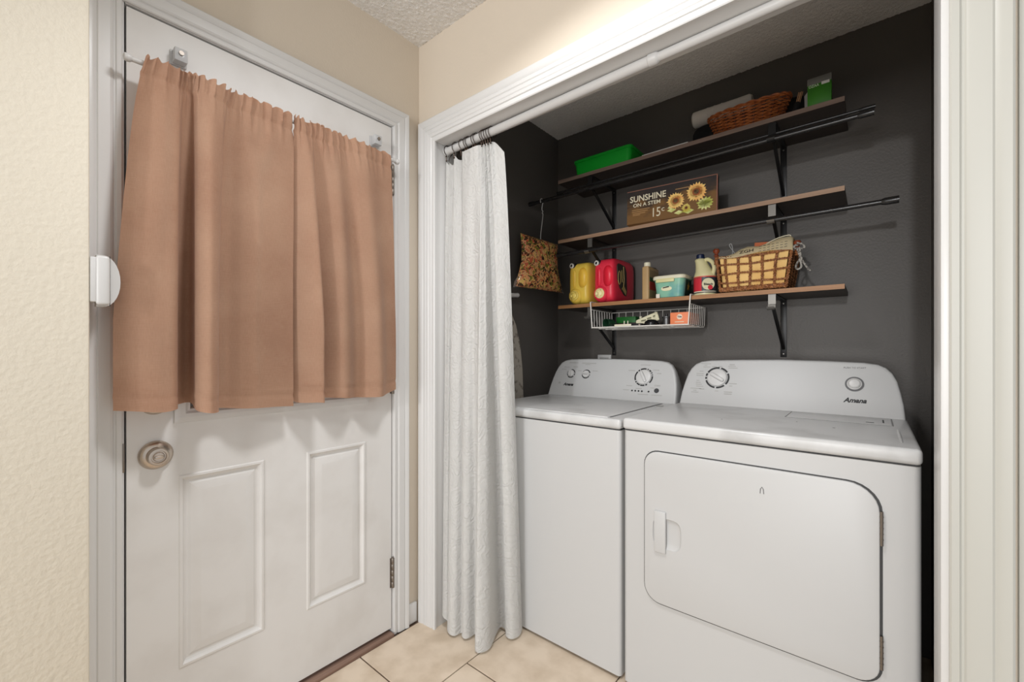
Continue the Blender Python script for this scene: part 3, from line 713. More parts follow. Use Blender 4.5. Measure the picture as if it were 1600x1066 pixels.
# ------------------------------------------------------------------ things on the top shelf
M_green = mat('bright_green_plastic', (10, 158, 42), .4)
t = thing('green_tub', 'bright green plastic tub on the left of the top shelf', 'tub', (.45, .87, ZT))
def taper_tub(bm, x0, x1, y0, y1, z0, z1, fl, r, th):
    def ring(z, grow, rr): return [bm.verts.new((p[0], p[1], z)) for p in rrect(x0-grow, x1+grow, y0-grow, y1+grow, [rr]*4, 5)]
    R = [ring(z0, 0, r), ring(z1-.012, fl, r), ring(z1-.012, fl+.004, r), ring(z1, fl+.005, r), ring(z1, fl-th, r-th), ring(z0+th, -th, r-th)]
    n = len(R[0])
    for a, b in zip(R, R[1:]):
        for k in range(n): bm.faces.new((a[k], a[(k+1) % n], b[(k+1) % n], b[k]))
    bm.faces.new(R[0][::-1]); bm.faces.new(R[-1])
b = NB(); taper_tub(b, .290, .592, .795, .975, ZT, ZT+.076, .006, .022, .003); obj('tub_body', b, M_green, t)
b = NB(); box(b, .30, .425, .868, .982, ZT+.0785, ZT+.0845, .002); tag(obj('flat_lid', b, mat('grey_card', (150, 142, 138), .6)), 'flat grey lid lying across the green tub rim', 'lid')
b = NB()
box(b, .655, .865, .788, .97, ZT+.0003, ZT+.0045, .001); tag(obj('paper_folder', b, mat('white_paper', (226, 224, 220), .7)), 'thin white folder lying flat mid top shelf', 'folder')

# dark oval wicker basket
M_wick = wood('chestnut_wicker', (134, 68, 32), (190, 112, 60), (30, 30, 30), .4)
M_wickd = wood('dark_wicker', (78, 40, 22), (112, 60, 34), (30, 30, 30), .4)
t = thing('wicker_basket', 'dark chestnut oval wicker basket tipped on the top shelf', 'basket', (1.09, .86, ZT))
bc = Vector((1.085, .868, ZT)); bh = .092
def oval(a, f): # f 0 bottom..1 rim
    rx = lerp(.116, .156, f); ry = lerp(.058, .076, f)
    return Vector((bc.x+rx*math.cos(a), bc.y+ry*math.sin(a), ZT+.004+bh*f+.014*f*math.cos(2*a)*0.5-.02*f*(1-math.sin(a)*0)*0+.002*f*math.cos(a)))
NS = 24
b = NB()
for k in range(NS):
    a = 2*math.pi*k/NS; tube(b, [oval(a, f/6) for f in range(7)], .0017, 5)
tag(obj('stake', b, M_wickd, t), kind='stuff')
b = NB()
for row in range(14):
    f = (row+.5)/14.5; pts = []
    for k in range(NS*2):
        a = 2*math.pi*k/(NS*2); p = oval(a, f); out = Vector((math.cos(a), math.sin(a), 0))
        pts.append(p+out*(.0036*math.cos(math.pi*(k+ (0 if row % 2 else 2))/2)))
    tube(b, pts, .0023, 5, closed=True)
tag(obj('weave', b, M_wick, t), kind='stuff')
b = NB()
for ph in (0, math.pi):
    tube(b, [oval(2*math.pi*k/96, 1.0)+Vector((0, .004*math.cos(k*.7+ph), .004*math.sin(k*.7+ph))) for k in range(96)], .0042, 6, closed=True)
obj('braided_rim', b, M_wick, t)
b = NB(); lathe(b, [(1, 0), (1, .004), (0, .004)], (bc.x, bc.y, ZT+.001), (0, 0, 1), 40, .116, .056, ref=(1, 0, 0)); obj('base', b, M_wickd, t)
# black bag behind, with a white roll on it
M_blackcloth = mat('black_cloth', (17, 16, 17), .9)
b = NB(); sbox(b, (1.07, 1.005, ZT+.074), (.245, .052, .074), .4, 32, 16)
for v in b.verts: v.co.z += .006*noise.noise(v.co*14) if v.co.z > ZT+.01 else 0
tag(obj('cloth_bag', b, M_blackcloth), 'limp black cloth bag lying behind the dark oval basket', 'bag')
t = thing('paper_roll', 'off-white wrapped roll lying behind the dark oval basket', 'roll', (.93, .985, ZT+.148))
M_roll = mat('wrapped_paper', (232, 226, 218), .55, bump=(30, .3, .004))
b = NB(); lathe(b, [(.0, 0), (.028, .002), (.036, .008), (.037, .02), (.036, .2), (.037, .245), (.030, .256), (0, .258)], (.826, .985, ZT+.186), (1, 0, 0), 20); obj('roll', b, M_roll, t)
for x in (.895, .925, .955): b = NB(); lathe(b, [(.0372, 0), (.0380, .003), (.0372, .006)], (x, .985, ZT+.186), (1, 0, 0), 20); obj('wrap_crease', b, M_roll, t)
t = thing('cane_bundle', 'small tied bundle of pale canes beside the dark basket', 'bundle', (1.275, .845, ZT))
b = NB()
for k in range(4): tube(b, [(1.247+k*.003, .850+.004*(k % 2), ZT+.004), (1.268+k*.0042, .845+.004*(k % 2), ZT+.094)], .0016, 6)
tag(obj('canes', b, mat('pale_cane', (172, 132, 98), .5), t), kind='stuff')
b = NB(); lathe(b, [(.010, 0), (.0105, .004), (.010, .03), (.008, .034)], (1.256, .849, ZT+.025), (.23, 0, 1), 12); obj('tie', b, M_blackcloth, t)
b = NB(); slab(b, [(1.283, .90, ZT+.001), (1.310, .89, ZT+.001), (1.304, .885, ZT+.118), (1.280, .90, ZT+.098)], (0, 1, 0), .0012); tag(obj('paper_sheet', b, mat('grey_white_paper', (200, 198, 192), .7)), 'white paper corner sticking up left of the green box', 'paper')
# green box
t = thing('green_box', 'small upright green carton at the right end of top shelf', 'box', (1.338, .80, ZT))
b = NB(); box(b, 1.301, 1.374, .790, .820, ZT, ZT+.102, .001); obj('carton', b, mat('carton_green', (52, 120, 24), .45, var=(14, (46, 86, 36), .5, .75)), t)
b = NB(); box(b, 1.3005, 1.3745, .7895, .8205, ZT+.077, ZT+.1025, .001); obj('grey_band', b, mat('carton_grey', (112, 112, 108), .5), t)
b = NB(); box(b, 1.344, 1.368, .7888, .7896, ZT+.069, ZT+.079); obj('white_label', b, mat('label_white', (220, 220, 214), .5), t)
b = NB(); text_mesh(b, 'OZAA', .014, (1.3205, .7892, ZT+.0715), (1, 0, 0), (0, 0, 1), width=.032, bold=.0003); obj('lettering', b, mat('label_pale', (190, 210, 180), .5), t)

# ------------------------------------------------------------------ sunflower sign on the middle shelf
A = Vector((.596, .754, ZM)); B = Vector((.986, .790, ZM)); rt = (B-A).normalized(); up = Vector((.004, .06, .998)).normalized()
nn = rt.cross(up).normalized(); up = nn.cross(rt).normalized()
Wd = (B-A).length; Hd = .157
M_sign = mat('sign_print', (62, 46, 28), .5); nt, bs = nodes_of(M_sign)
tc = nt.nodes.new('ShaderNodeTexCoord'); sp = nt.nodes.new('ShaderNodeSeparateXYZ'); nt.links.new(tc.outputs['Generated'], sp.inputs[0])
nz = nt.nodes.new('ShaderNodeTexNoise'); nz.inputs['Scale'].default_value = 5; nz.inputs['Detail'].default_value = 6; nt.links.new(tc.outputs['Generated'], nz.inputs['Vector'])
ma = nt.nodes.new('ShaderNodeMath'); ma.operation = 'MULTIPLY_ADD'; ma.inputs[1].default_value = -.8; nt.links.new(sp.outputs['Z'], ma.inputs[0]); nt.links.new(nz.outputs['Fac'], ma.inputs[2])
rp = nt.nodes.new('ShaderNodeValToRGB'); el = rp.color_ramp.elements
el[0].position = 0.0; el[0].color = lin((38, 30, 28)); el[1].position = .45; el[1].color = lin((118, 82, 36))
e3 = el.new(-.0+.22); e3.color = lin((58, 42, 28)); mm = nt.nodes.new('ShaderNodeMath'); mm.operation = 'ADD'; mm.inputs[1].default_value = .25
nt.links.new(ma.outputs[0], mm.inputs[0]); nt.links.new(mm.outputs[0], rp.inputs[0]); nt.links.new(rp.outputs[0], bs.inputs['Base Color'])
t = thing('sunflower_sign', 'dark block sign reading SUNSHINE ON A STEM with sunflowers', 'sign', tuple((A+B)/2))
def sp_(u, v, o=0): return A+rt*(u*Wd)+up*(v*Hd)+nn*o
b = NB(); slab(b, [sp_(0, 0), sp_(1, 0), sp_(1, 1), sp_(0, 1)], -nn, .032); obj('panel', b, M_sign, t)
b = NB(); slab(b, [sp_(0, .985), sp_(1, .985), sp_(1, 1.004), sp_(0, 1.004)], nn, .001); slab(b, [sp_(.99, 0), sp_(1.001, 0), sp_(1.001, 1), sp_(.99, 1)], nn, .001); obj('worn_edge', b, mat('worn_red_edge', (140, 92, 74), .6), t)
M_ivory = mat('ivory_print', (226, 216, 188), .5)
b = NB(); text_mesh(b, 'SUNSHINE', .040, sp_(.245, .735, .0008), rt, up, width=.165, bold=.0007)
text_mesh(b, 'ON A STEM', .024, sp_(.235, .545, .0008), rt, up, width=.125, bold=.0004); text_mesh(b, '15', .060, sp_(.345, .235, .0008), rt, up, width=.034); text_mesh(b, 'c', .034, sp_(.425, .31, .0008), rt, up, width=.013); obj('lettering', b, M_ivory, t)
M_tanp = mat('tan_print', (172, 132, 84), .5)
b = NB()
for (u0, u1, v) in ((.06, .27, .41), (.06, .25, .355), (.07, .22, .30), (.07, .16, .255), (.56, .74, .80)): slab(b, [sp_(u0, v-.010, .0004), sp_(u1, v-.010, .0004), sp_(u1, v+.010, .0004), sp_(u0, v+.010, .0004)], nn, .0004)
obj('small_print', b, M_tanp, t)
def flower(u, v, r, rc, petals, m1):
    b = NB(); c = sp_(u, v, .0005)
    for layer, off, k0 in ((1.0, 0, .0003), (.82, .5, .0007)):
        for k in range(petals):
            a = 2*math.pi*(k+off)/petals; d = rt*math.cos(a)+up*math.sin(a); e = rt*-math.sin(a)+up*math.cos(a)
            rr = r*layer*random.uniform(.88, 1.06); w = r*.17
            slab(b, [c+d*rc*.8+nn*k0-e*w*.6, c+d*(rr*.62)+nn*k0-e*w, c+d*rr+nn*k0, c+d*(rr*.62)+nn*k0+e*w, c+d*rc*.8+nn*k0+e*w*.6], nn, .0003)
    obj('sunflower_petals', b, m1, t)
    b = NB(); lathe(b, [(rc, 0), (rc*.9, .0018), (0, .0022)], c, nn, 24); d = obj('sunflower_disc', b, mat('sunflower_ring', (150, 78, 34), .6), t)
    b = NB(); lathe(b, [(rc*.62, .0021), (rc*.5, .0028), (0, .003)], c, nn, 20); obj('sunflower_eye', b, mat('sunflower_eye', (104, 84, 44), .7, var=(90, (70, 44, 24), .4, .6)), d)
M_petal = mat('sunflower_yellow', (246, 206, 122), .5, var=(30, (238, 170, 90), .45, .65)); M_petal2 = mat('sunflower_pale', (226, 206, 110), .5, var=(30, (200, 180, 70), .45, .65))
flower(.785, .62, .046, .0175, 20, M_petal); flower(.565, .47, .040, .0150, 20, M_petal); flower(.68, .215, .021, .007, 14, M_petal2)
b = NB(); 
for k in range(13):
    a = 2*math.pi*k/13; d = rt*math.cos(a)+up*math.sin(a)*.8; e = nn.cross(d); c = sp_(.875, .255, .0004)
    slab(b, [c-e*.006, c+d*.022-e*.008, c+d*random.uniform(.030, .040), c+d*.022+e*.008, c+e*.006], nn, .0003)
for (u, v, w) in ((.52, .22, .02), (.6, .12, .02), (.7, .12, .025), (.50, .30, .01)):
    c = sp_(u, v, .0003); slab(b, [c-rt*w, c-up*w*.5, c+rt*w, c+up*w*.5], nn, .0003)
obj('pale_petals', b, mat('pale_green_yellow', (222, 222, 150), .5, var=(30, (180, 186, 80), .45, .65)), t)

# ------------------------------------------------------------------ the hanging bag
b = NB(); hx, hy0, hz0 = .088, .772, ZT-.0915
tw_ = [(hx+.001, hy0-.012, hz0-.012), (hx, hy0-.0135, hz0+.002), (hx, hy0-.006, hz0+.0125), (hx, hy0+.006, hz0+.0125), (hx, hy0+.0125, hz0+.002), (hx-.002, hy0+.008, hz0-.018), (hx-.002, hy0+.004, hz0-.045), (hx+.003, hy0+.006, hz0-.055), (hx-.002, hy0+.006, hz0-.064), (hx+.002, hy0+.008, hz0-.072), (hx, hy0+.002, hz0-.12), (hx-.005, hy0-.004, hz0-.185), (hx-.008, hy0+.0, hz0-.214)]
tube(b, resample(tw_, 4), .0022, 7)
tag(obj('wire_hanger', b, M_plas), 'white wire hanger hooked on the top black rod', 'hanger')
M_leaf = mat('autumn_mixture', (200, 120, 60), .35, coat=.4); nt, bs = nodes_of(M_leaf)
tc = nt.nodes.new('ShaderNodeTexCoord'); vo = nt.nodes.new('ShaderNodeTexVoronoi'); vo.inputs['Scale'].default_value = 85
nz = nt.nodes.new('ShaderNodeTexNoise'); nz.inputs['Scale'].default_value = 40; nz.inputs['Detail'].default_value = 5
mxv = nt.nodes.new('ShaderNodeMix'); mxv.data_type = 'VECTOR'; mxv.inputs[0].default_value = .06
nt.links.new(tc.outputs['Object'], nz.inputs['Vector']); nt.links.new(tc.outputs['Object'], mxv.inputs[4]); nt.links.new(nz.outputs['Color'], mxv.inputs[5]); nt.links.new(mxv.outputs[1], vo.inputs['Vector'])
sp = nt.nodes.new('ShaderNodeSeparateColor'); nt.links.new(vo.outputs['Color'], sp.inputs[0])
rp = nt.nodes.new('ShaderNodeValToRGB'); rp.color_ramp.interpolation = 'CONSTANT'; el = rp.color_ramp.elements
cols = [(0, (70, 40, 24)), (.13, (255, 184, 124)), (.36, (238, 116, 82)), (.50, (255, 214, 124)), (.68, (142, 140, 50)), (.78, (255, 200, 140)), (.92, (110, 60, 34))]
el[0].position = 0; el[0].color = lin(cols[0][1]); el[1].position = cols[1][0]; el[1].color = lin(cols[1][1])
for p, c in cols[2:]: q = el.new(p); q.color = lin(c)
nt.links.new(sp.outputs[0], rp.inputs[0]); nt.links.new(rp.outputs[0], bs.inputs['Base Color'])
bp = nt.nodes.new('ShaderNodeBump'); bp.inputs['Strength'].default_value = .8; bp.inputs['Distance'].default_value = .006; nt.links.new(vo.outputs['Distance'], bp.inputs['Height']); nt.links.new(bp.outputs['Normal'], bs.inputs['Normal'])
P0 = Vector((.058, .585, 0)); P1 = Vector((.100, .946, 0)); dr = (P1-P0).normalized(); dn = Vector((dr.y, -dr.x, 0))
zb, zt = 1.478, 1.757
t = thing('filled_bag', 'clear bag of orange and green leafy mixture hanging from the hanger', 'bag', tuple(((P0+P1)/2+Vector((0, 0, zb)))))
def outline_w(f): # half-width factor from bottom to top
    return [(.0, 1.0), (.1, .95), (.3, .84), (.5, .75), (.7, .73), (.85, .76), (1, .79)]
def wf(f):
    L = outline_w(f)
    for (a, x), (b_, y) in zip(L, L[1:]):
        if f <= b_: return lerp(x, y, (f-a)/(b_-a))
    return L[-1][1]
b = NB(); nu, nv = 34, 30; front = []; back = []
for j in range(nv+1):
    f = j/nv; fr = []; ba = []
    for i in range(nu+1):
        s = -1+2*i/nu; p = (P0+P1)/2+dr*(s*wf(f)*.19)+Vector((0, 0, lerp(zb, zt, f)+.012*(s*s)*(-1 if f < .1 else 0)*0))
        p.z += (-.006*s if f > .6 else 0)*(f-.6)/.4 if f > .6 else 0
        th = .034*max(0, (1-s**4))**.6*max(0, 1-(2*f-1)**6)**.6+.0006
        w = .007*noise.noise((s*3.2, f*4.5, 4))
        fr.append(b.verts.new(p+dn*(th+w*min(1, th*60)))); ba.append(b.verts.new(p-dn*(th*.8)))
    front.append(fr); back.append(ba)
for j in range(nv):
    for i in range(nu):
        b.faces.new((front[j][i], front[j][i+1], front[j+1][i+1], front[j+1][i])); b.faces.new((back[j][i+1], back[j][i], back[j+1][i], back[j+1][i+1]))
for j in range(nv):
    b.faces.new((front[j][0], front[j+1][0], back[j+1][0], back[j][0])); b.faces.new((front[j][nu], back[j][nu], back[j+1][nu], front[j+1][nu]))
for i in range(nu):
    b.faces.new((front[0][i], back[0][i], back[0][i+1], front[0][i+1])); b.faces.new((front[nv][i], front[nv][i+1], back[nv][i+1], back[nv][i]))
obj('contents', b, M_leaf, t, ang=80)
M_film = mat('clear_film', (220, 220, 220), .15, trans=.7, alpha=.55)
for s in (-1, 1):
    c = (P0+P1)/2+dr*(s*.185); b = NB()
    slab(b, [c+Vector((0, 0, zb+.05))-dr*s*.01, c+Vector((0, 0, zb+.002))-dr*s*.03, c+dr*s*.018+Vector((0, 0, zb-.006)), c+dr*s*.012+Vector((0, 0, zb+.02))], dn, .003)
    obj('film_corner', b, M_film, t)

# ------------------------------------------------------------------ jugs and bottles on the lowest shelf
def jug(x0, x1, y0, y1, z0, z1, m, mcap, mspout, spig, vent, rec, lab, label_side):
    t = thing('detergent_jug', lab, 'jug', ((x0+x1)/2, (y0+y1)/2, z0), 'laundry jugs lying on the lowest shelf')
    c = Vector(((x0+x1)/2, (y0+y1)/2, (z0+z1)/2)); h = ((x1-x0)/2, (y1-y0)/2, (z1-z0)/2)
    b = NB(); sbox(b, c, h, .26, 44, 28, e2=.34)
    for v in b.verts:                     # shoulder tapers toward the spout end
        k = max(0, (c.y-v.co.y)/h[1]); v.co.z -= .004*k*k*((v.co.z-z0)/(z1-z0)); v.co.x += .006*k*(1 if v.co.x < c.x else -1)
    cut = NB(); sbox(cut, (rec[0], y0-.004, rec[1]), (.025, .042, .052), .75, 24, 14)
    cut2 = NB(); sbox(cut2, (rec[0]-.048, y0-.006, rec[1]-.004), (.012, .020, .05), .7, 20, 12)
    me = boolean(b, [cut, cut2]); body = put('body', me, m, t, ang=50)
    sx, sz = spig
    b = NB(); lathe(b, [(.043, -.10), (.046, -.06), (.0455, -.030), (.042, -.012), (.036, -.001), (.029, .004), (.026, .002)], (sx, y0-.004, sz), (0, -1, 0), 32); cap = obj('spout_collar', b, m, t)
    b = NB(); lathe(b, [(.0255, 0), (.0255, .006), (.021, .010), (.020, .006), (.016, .006), (.0155, .012), (.010, .014), (0, .0145)], (sx, y0-.004, sz), (0, -1, 0), 32); c2 = obj('spout_cap', b, mspout, t)
    b = NB(); box(b, sx-.013, sx-.001, y0-.030, y0-.014, sz-.011, sz+.004, .003); tube(b, [(sx-.010, y0-.019, sz+.013), (sx, y0-.020, sz+.0185), (sx+.010, y0-.019, sz+.013)], .003, 8); obj('tap', b, mspout, c2)
    vx, vz = vent
    b = NB(); lathe(b, [(.0185, -.05), (.0185, -.014), (.0175, -.002), (.0135, 0), (0, 0)], (vx, y0+.006, vz), (-.25, -1, .05), 20); v = obj('vent_neck', b, M_print, t)
    b = NB(); lathe(b, [(.0135, 0), (.0135, .006), (.010, .008), (.007, .006), (0, .004)], (vx, y0+.006, vz), (-.25, -1, .05), 20); obj('vent_cap', b, mat('vent_white', (228, 226, 218), .4), v)
    b = NB(); lathe(b, [(.007, .0055), (.007, .0066), (0, .0066)], (vx, y0+.006, vz), (-.25, -1, .05), 14); obj('vent_core', b, M_print, v)
    if label_side:
        X = x1+.0006
        b = NB(); L = [(y0+.030, z0+.185), (y0+.045, z0+.196), (y0+.115, z0+.190), (y0+.135, z0+.160), (y0+.140, z0+.06), (y0+.128, z0+.038), (y0+.105, z0+.042), (y0+.06, z0+.075), (y0+.036, z0+.115)]
        slab(b, [(X-.004, p[0], p[1]) for p in L], (1, 0, 0), .0045); lb = obj('label', b, mat('dark_label', (48, 40, 30), .4), t)
        b = NB(); X2 = X+.0008
        tube(b, [(X2, y0+.098, z0+.186), (X2, y0+.104, z0+.12), (X2, y0+.098, z0+.085), (X2, y0+.080, z0+.070)], .0016, 6)
        tube(b, [(X2, y0+.052+.014*math.cos(w), z0+.125+.034*math.sin(w)) for w in [2*math.pi*k/20 for k in range(20)]], .0014, 5, closed=True)
        tube(b, [(X2, y0+.078, z0+.165), (X2, y0+.082, z0+.13), (X2, y0+.084, z0+.105)], .0012, 5)
        slab(b, [(X2-.001, y0+.085, z0+.070), (X2-.001, y0+.106, z0+.088), (X2-.001, y0+.132, z0+.062), (X2-.001, y0+.125, z0+.043)], (1, 0, 0), .0012)
        obj('label_swirls', b, mat('gold_print', (198, 170, 104), .4), lb)
    return t
M_yel = mat('yellow_plastic', (240, 204, 84), .35); M_red = mat('red_plastic', (232, 52, 74), .35)
M_spY = mat('pale_yellow_plastic', (236, 212, 110), .35); M_spR = mat('cream_plastic', (240, 228, 170), .35)
jug(.237, .368, .797, 1.045, ZB, ZB+.226, M_yel, None, M_spY, (.286, ZB+.047), (.264, ZB+.207), (.330, ZB+.138), 'yellow detergent jug lying on its back on the lowest shelf', False)
jug(.387, .511, .797, 1.045, ZB, ZB+.228, M_red, None, M_spR, (.434, ZB+.047), (.411, ZB+.203), (.474, ZB+.132), 'red detergent jug with a dark side label on lowest shelf', True)

# tall tan bottle
t = thing('tan_bottle', 'tall flat tan bottle with white cap beside the red jug', 'bottle', (.665, .86, ZB))
M_tanb = mat('tan_plastic', (182, 150, 104), .35); M_cap = mat('cream_cap', (232, 226, 200), .4)
b = NB(); vbox(b, .651, .684, .798, .925, ZB, ZB+.152, .006, 4); box(b, .656, .679, .803, .915, ZB+.152, ZB+.157, .002); obj('body', b, M_tanb, t)
b = NB(); lathe(b, [(.0155, 0), (.0155, .018), (.0135, .020), (0, .020)], (.668, .822, ZB+.156), (0, 0, 1), 20); obj('cap', b, M_cap, t)
b = NB(); tube(b, [(.668, .915, ZB+.11), (.668, .936, ZB+.12), (.668, .938, ZB+.145), (.668, .915, ZB+.158), (.668, .885, ZB+.156)], .007, 8); obj('handle', b, mat('dark_brown_plastic', (52, 42, 38), .4), t)
b = NB(); box(b, .6838, .6848, .806, .915, ZB+.012, ZB+.14); lb = obj('label', b, mat('label_tan', (158, 136, 98), .5), t)
b = NB(); box(b, .6846, .6854, .808, .913, ZB+.046, ZB+.085); obj('label_red_band', b, mat('label_red', (168, 48, 40), .5), lb)
b = NB(); box(b, .6846, .6854, .808, .913, ZB+.085, ZB+.105); obj('label_green_band', b, mat('label_green', (48, 84, 44), .5), lb)

# tub with white lid
t = thing('pod_tub', 'teal printed tub with a white lid between bottle and bleach', 'tub', (.778, .86, ZB))
M_teal = mat('teal_print', (136, 190, 164), .35, var=(12, (84, 156, 160), .5, .7))
def tubring(bm, rings):
    R = [[bm.verts.new((p[0], p[1], z)) for p in rrect(.716-g, .838+g, .800-g, .915+g, [.024]*4, 5)] for z, g in rings]
    n = len(R[0])
    for a, b_ in zip(R, R[1:]):
        for k in range(n): bm.faces.new((a[k], a[(k+1) % n], b_[(k+1) % n], b_[k]))
    bm.faces.new(R[0][::-1]); bm.faces.new(R[-1])
b = NB(); tubring(b, [(ZB, -.004), (ZB+.004, 0), (ZB+.086, .008)]); obj('tub_body', b, M_teal, t)
b = NB(); tubring(b, [(ZB+.084, .006), (ZB+.084, .0125), (ZB+.090, .014), (ZB+.098, .013), (ZB+.101, .010)]); lid = obj('lid', b, M_cap, t)
b = NB(); box(b, .722, .806, .7855, .792, ZB+.070, ZB+.088, .003); obj('latch', b, mat('pale_yellow_latch', (224, 216, 160), .4), lid)
b = NB(); sbox(b, (.768, .7968, ZB+.046), (.026, .0015, .015), .8, 20, 8); lb = obj('label', b, mat('label_cream', (236, 228, 190), .5), t)
b = NB(); slab(b, [(.752, .7950, ZB+.043), (.780, .7950, ZB+.047), (.780, .7950, ZB+.052), (.752, .7950, ZB+.048)], (0, -1, 0), .0006); obj('label_strip', b, M_print, lb)
b = NB(); slab(b, [(.8385, .822, ZB+.006), (.8385, .900, ZB+.006), (.8455, .900, ZB+.080), (.8455, .822, ZB+.080)], (1, 0, 0), .0015); s2 = obj('side_panel', b, mat('dark_green_print', (32, 58, 46), .4), t)
b = NB()
for k in range(5):
    a = 2*math.pi*k/5+.3; c = Vector((.8445, .862, ZB+.050)); d = Vector((0, math.cos(a), math.sin(a))); e = Vector((0, -math.sin(a), math.cos(a)))
    slab(b, [c-e*.005, c+d*.020+Vector((d.z*.0018, 0, 0)), c+e*.005], (1, 0, 0), .0006)
obj('star_print', b, mat('ochre_print', (176, 132, 48), .5), s2)
b = NB(); box(b, .7225, .7395, .7900, .7912, ZB, ZB+.019); tg = tag(obj('price_tag', b, mat('tag_white', (226, 218, 204), .6)), 'tiny white tag standing before the teal tub', 'tag')

# bleach bottle
t = thing('bleach_bottle', 'cream bleach bottle with navy cap and red label', 'bottle', (.926, .845, ZB))
M_cream_p = mat('cream_plastic_bottle', (226, 218, 170), .35)
b = NB(); bx, by = .921, .848
rows_ = [(0, .043, .043), (.003, .046, .046), (.03, .0465, .0465), (.084, .0465, .0465), (.094, .044, .044), (.108, .037, .039), (.128, .030, .034), (.148, .025, .028), (.160, .024, .025), (.166, .018, .018)]
prof_pts = []
R = []
for h, rx, ry in rows_:
    cx = bx-(.0 if h < .1 else (h-.1)*.32)
    R.append([b.verts.new((cx+rx*math.cos(2*math.pi*k/32), by+ry*math.sin(2*math.pi*k/32), ZB+h)) for k in range(32)])
for a, c in zip(R, R[1:]):
    for k in range(32): b.faces.new((a[k], a[(k+1) % 32], c[(k+1) % 32], c[k]))
b.faces.new(R[0][::-1]); b.faces.new(R[-1])
obj('body', b, M_cream_p, t)
hp = [(bx+.002, by-.006, ZB+.158), (bx+.018, by-.012, ZB+.157), (bx+.036, by-.018, ZB+.140), (bx+.043, by-.022, ZB+.115), (bx+.034, by-.012, ZB+.084)]
b = NB(); tube(b, resample(hp, 5), .0085, 10); obj('handle', b, M_cream_p, t)
b = NB(); lathe(b, [(.0165, 0), (.0175, .002), (.0165, .018), (.014, .021), (0, .021)], (bx-.020, by, ZB+.165), (0, 0, 1), 20); obj('cap', b, mat('navy_plastic', (24, 36, 66), .35), t)
def band(bm, a0, a1, z0, z1, r, n=20):
    for k in range(n):
        A_ = math.radians(a0+(a1-a0)*k/n); B_ = math.radians(a0+(a1-a0)*(k+1)/n)
        P = [(bx+r*math.cos(w), by+r*math.sin(w), ZB+z) for w, z in ((A_, z0), (B_, z0), (B_, z1), (A_, z1))]
        bm.faces.new([bm.verts.new(p) for p in P])
    bmesh.ops.remove_doubles(bm, verts=bm.verts, dist=1e-5)
b = NB(); band(b, 170, 380, .010, .080, .0470); lb = obj('label', b, mat('label_charcoal', (60, 64, 72), .4), t, fix=False)
b = NB(); band(b, 190, 268, .016, .076, .0473); obj('label_red_panel', b, mat('label_bright_red', (206, 48, 62), .4), lb, fix=False)
b = NB(); band(b, 170, 380, .078, .083, .0474); obj('label_red_rim', b, mat('label_rim', (214, 92, 76), .4), lb, fix=False)
b = NB(); c0 = math.radians(300); d = Vector((math.cos(c0), math.sin(c0), 0)); tr = Vector((-d.y, d.x, 0))
lathe(b, [(.0255, .0), (.0255, .0024), (0, .0026)], Vector((bx, by, ZB+.047))+d*.0462, d, 28); ov = obj('label_disc', b, mat('label_ivory', (228, 222, 186), .4), lb)
b = NB(); text_mesh(b, 'Bleach', .0125, Vector((bx, by, ZB+.046))+d*.0492, tr, (0, 0, 1), bold=.0004, width=.036); obj('lettering', b, M_print, ov)
b = NB(); lathe(b, [(.010, 0), (.010, .001), (0, .001)], Vector((bx, by, ZB+.032))+d*.0490+tr*.008, d, 16); obj('red_dot', b, MATS['label_bright_red'], ov)
b = NB(); band(b, 215, 350, .014, .018, .0480); obj('white_line', b, M_ivory, lb, fix=False)

# ------------------------------------------------------------------ rectangular banana-leaf basket with cloth lining
M_rope = wood('woven_brown_rope', (92, 50, 28), (186, 126, 78), (90, 90, 90), .6)
M_liner = mat('golden_liner_cloth', (246, 206, 134), .8, bump=(40, .3, .004), var=(10, (232, 184, 110), .45, .65))
t = thing('lined_basket', 'tan cloth-lined rectangular wicker basket at right of lowest shelf', 'basket', (1.113, .88, ZB))
bx0, bx1, tx0, tx1, fy0, fy1, bz, tz_ = .996, 1.232, .984, 1.252, .797, .98, ZB+.008, ZB+.150
def bk_pt(u, v, side='f'): # u along, v up
    if side == 'f': return Vector((lerp(lerp(bx0, bx1, u), lerp(tx0, tx1, u), v), lerp(fy0, fy0-.012, v), lerp(bz, tz_-.018*math.sin(math.pi*u)*v*.4, v)))
    if side == 'b': return Vector((lerp(lerp(bx0, bx1, u), lerp(tx0, tx1, u), v), lerp(fy1, fy1+.010, v), lerp(bz, tz_, v)))
    if side == 'r': return Vector((lerp(bx1, tx1, v), lerp(lerp(fy0, fy1, u), lerp(fy0-.012, fy1+.01, u), v), lerp(bz, tz_, v)))
    return Vector((lerp(bx0, tx0, v), lerp(lerp(fy0, fy1, u), lerp(fy0-.012, fy1+.01, u), v), lerp(bz, tz_, v)))
b = NB()
inn = .010
q = [[Vector((lerp(bx0, tx0, v)+inn, fy0+.008-.012*v, lerp(bz, tz_+.004, v))), Vector((lerp(bx1, tx1, v)-inn, fy0+.008-.012*v, lerp(bz, tz_+.004, v))), Vector((lerp(bx1, tx1, v)-inn, fy1-.008, lerp(bz, tz_+.004, v))), Vector((lerp(bx0, tx0, v)+inn, fy1-.008, lerp(bz, tz_+.004, v)))] for v in (0, .25, .5, .75, 1)]
g = [[b.verts.new(lerp(r[k], r[(k+1) % 4], s/8)+Vector((0, 0, 0))) for k in range(4) for s in range(8)] for r in q]
for a, c in zip(g, g[1:]):
    for k in range(32): b.faces.new((a[k], a[(k+1) % 32], c[(k+1) % 32], c[k]))
b.faces.new(g[0][::-1])
for i, row in enumerate(g[1:-1]):
    for k, v in enumerate(row):
        if k < 8: v.co.y -= .007*abs(math.sin(k*1.35))*(.6+.4*math.sin(i*2+k))
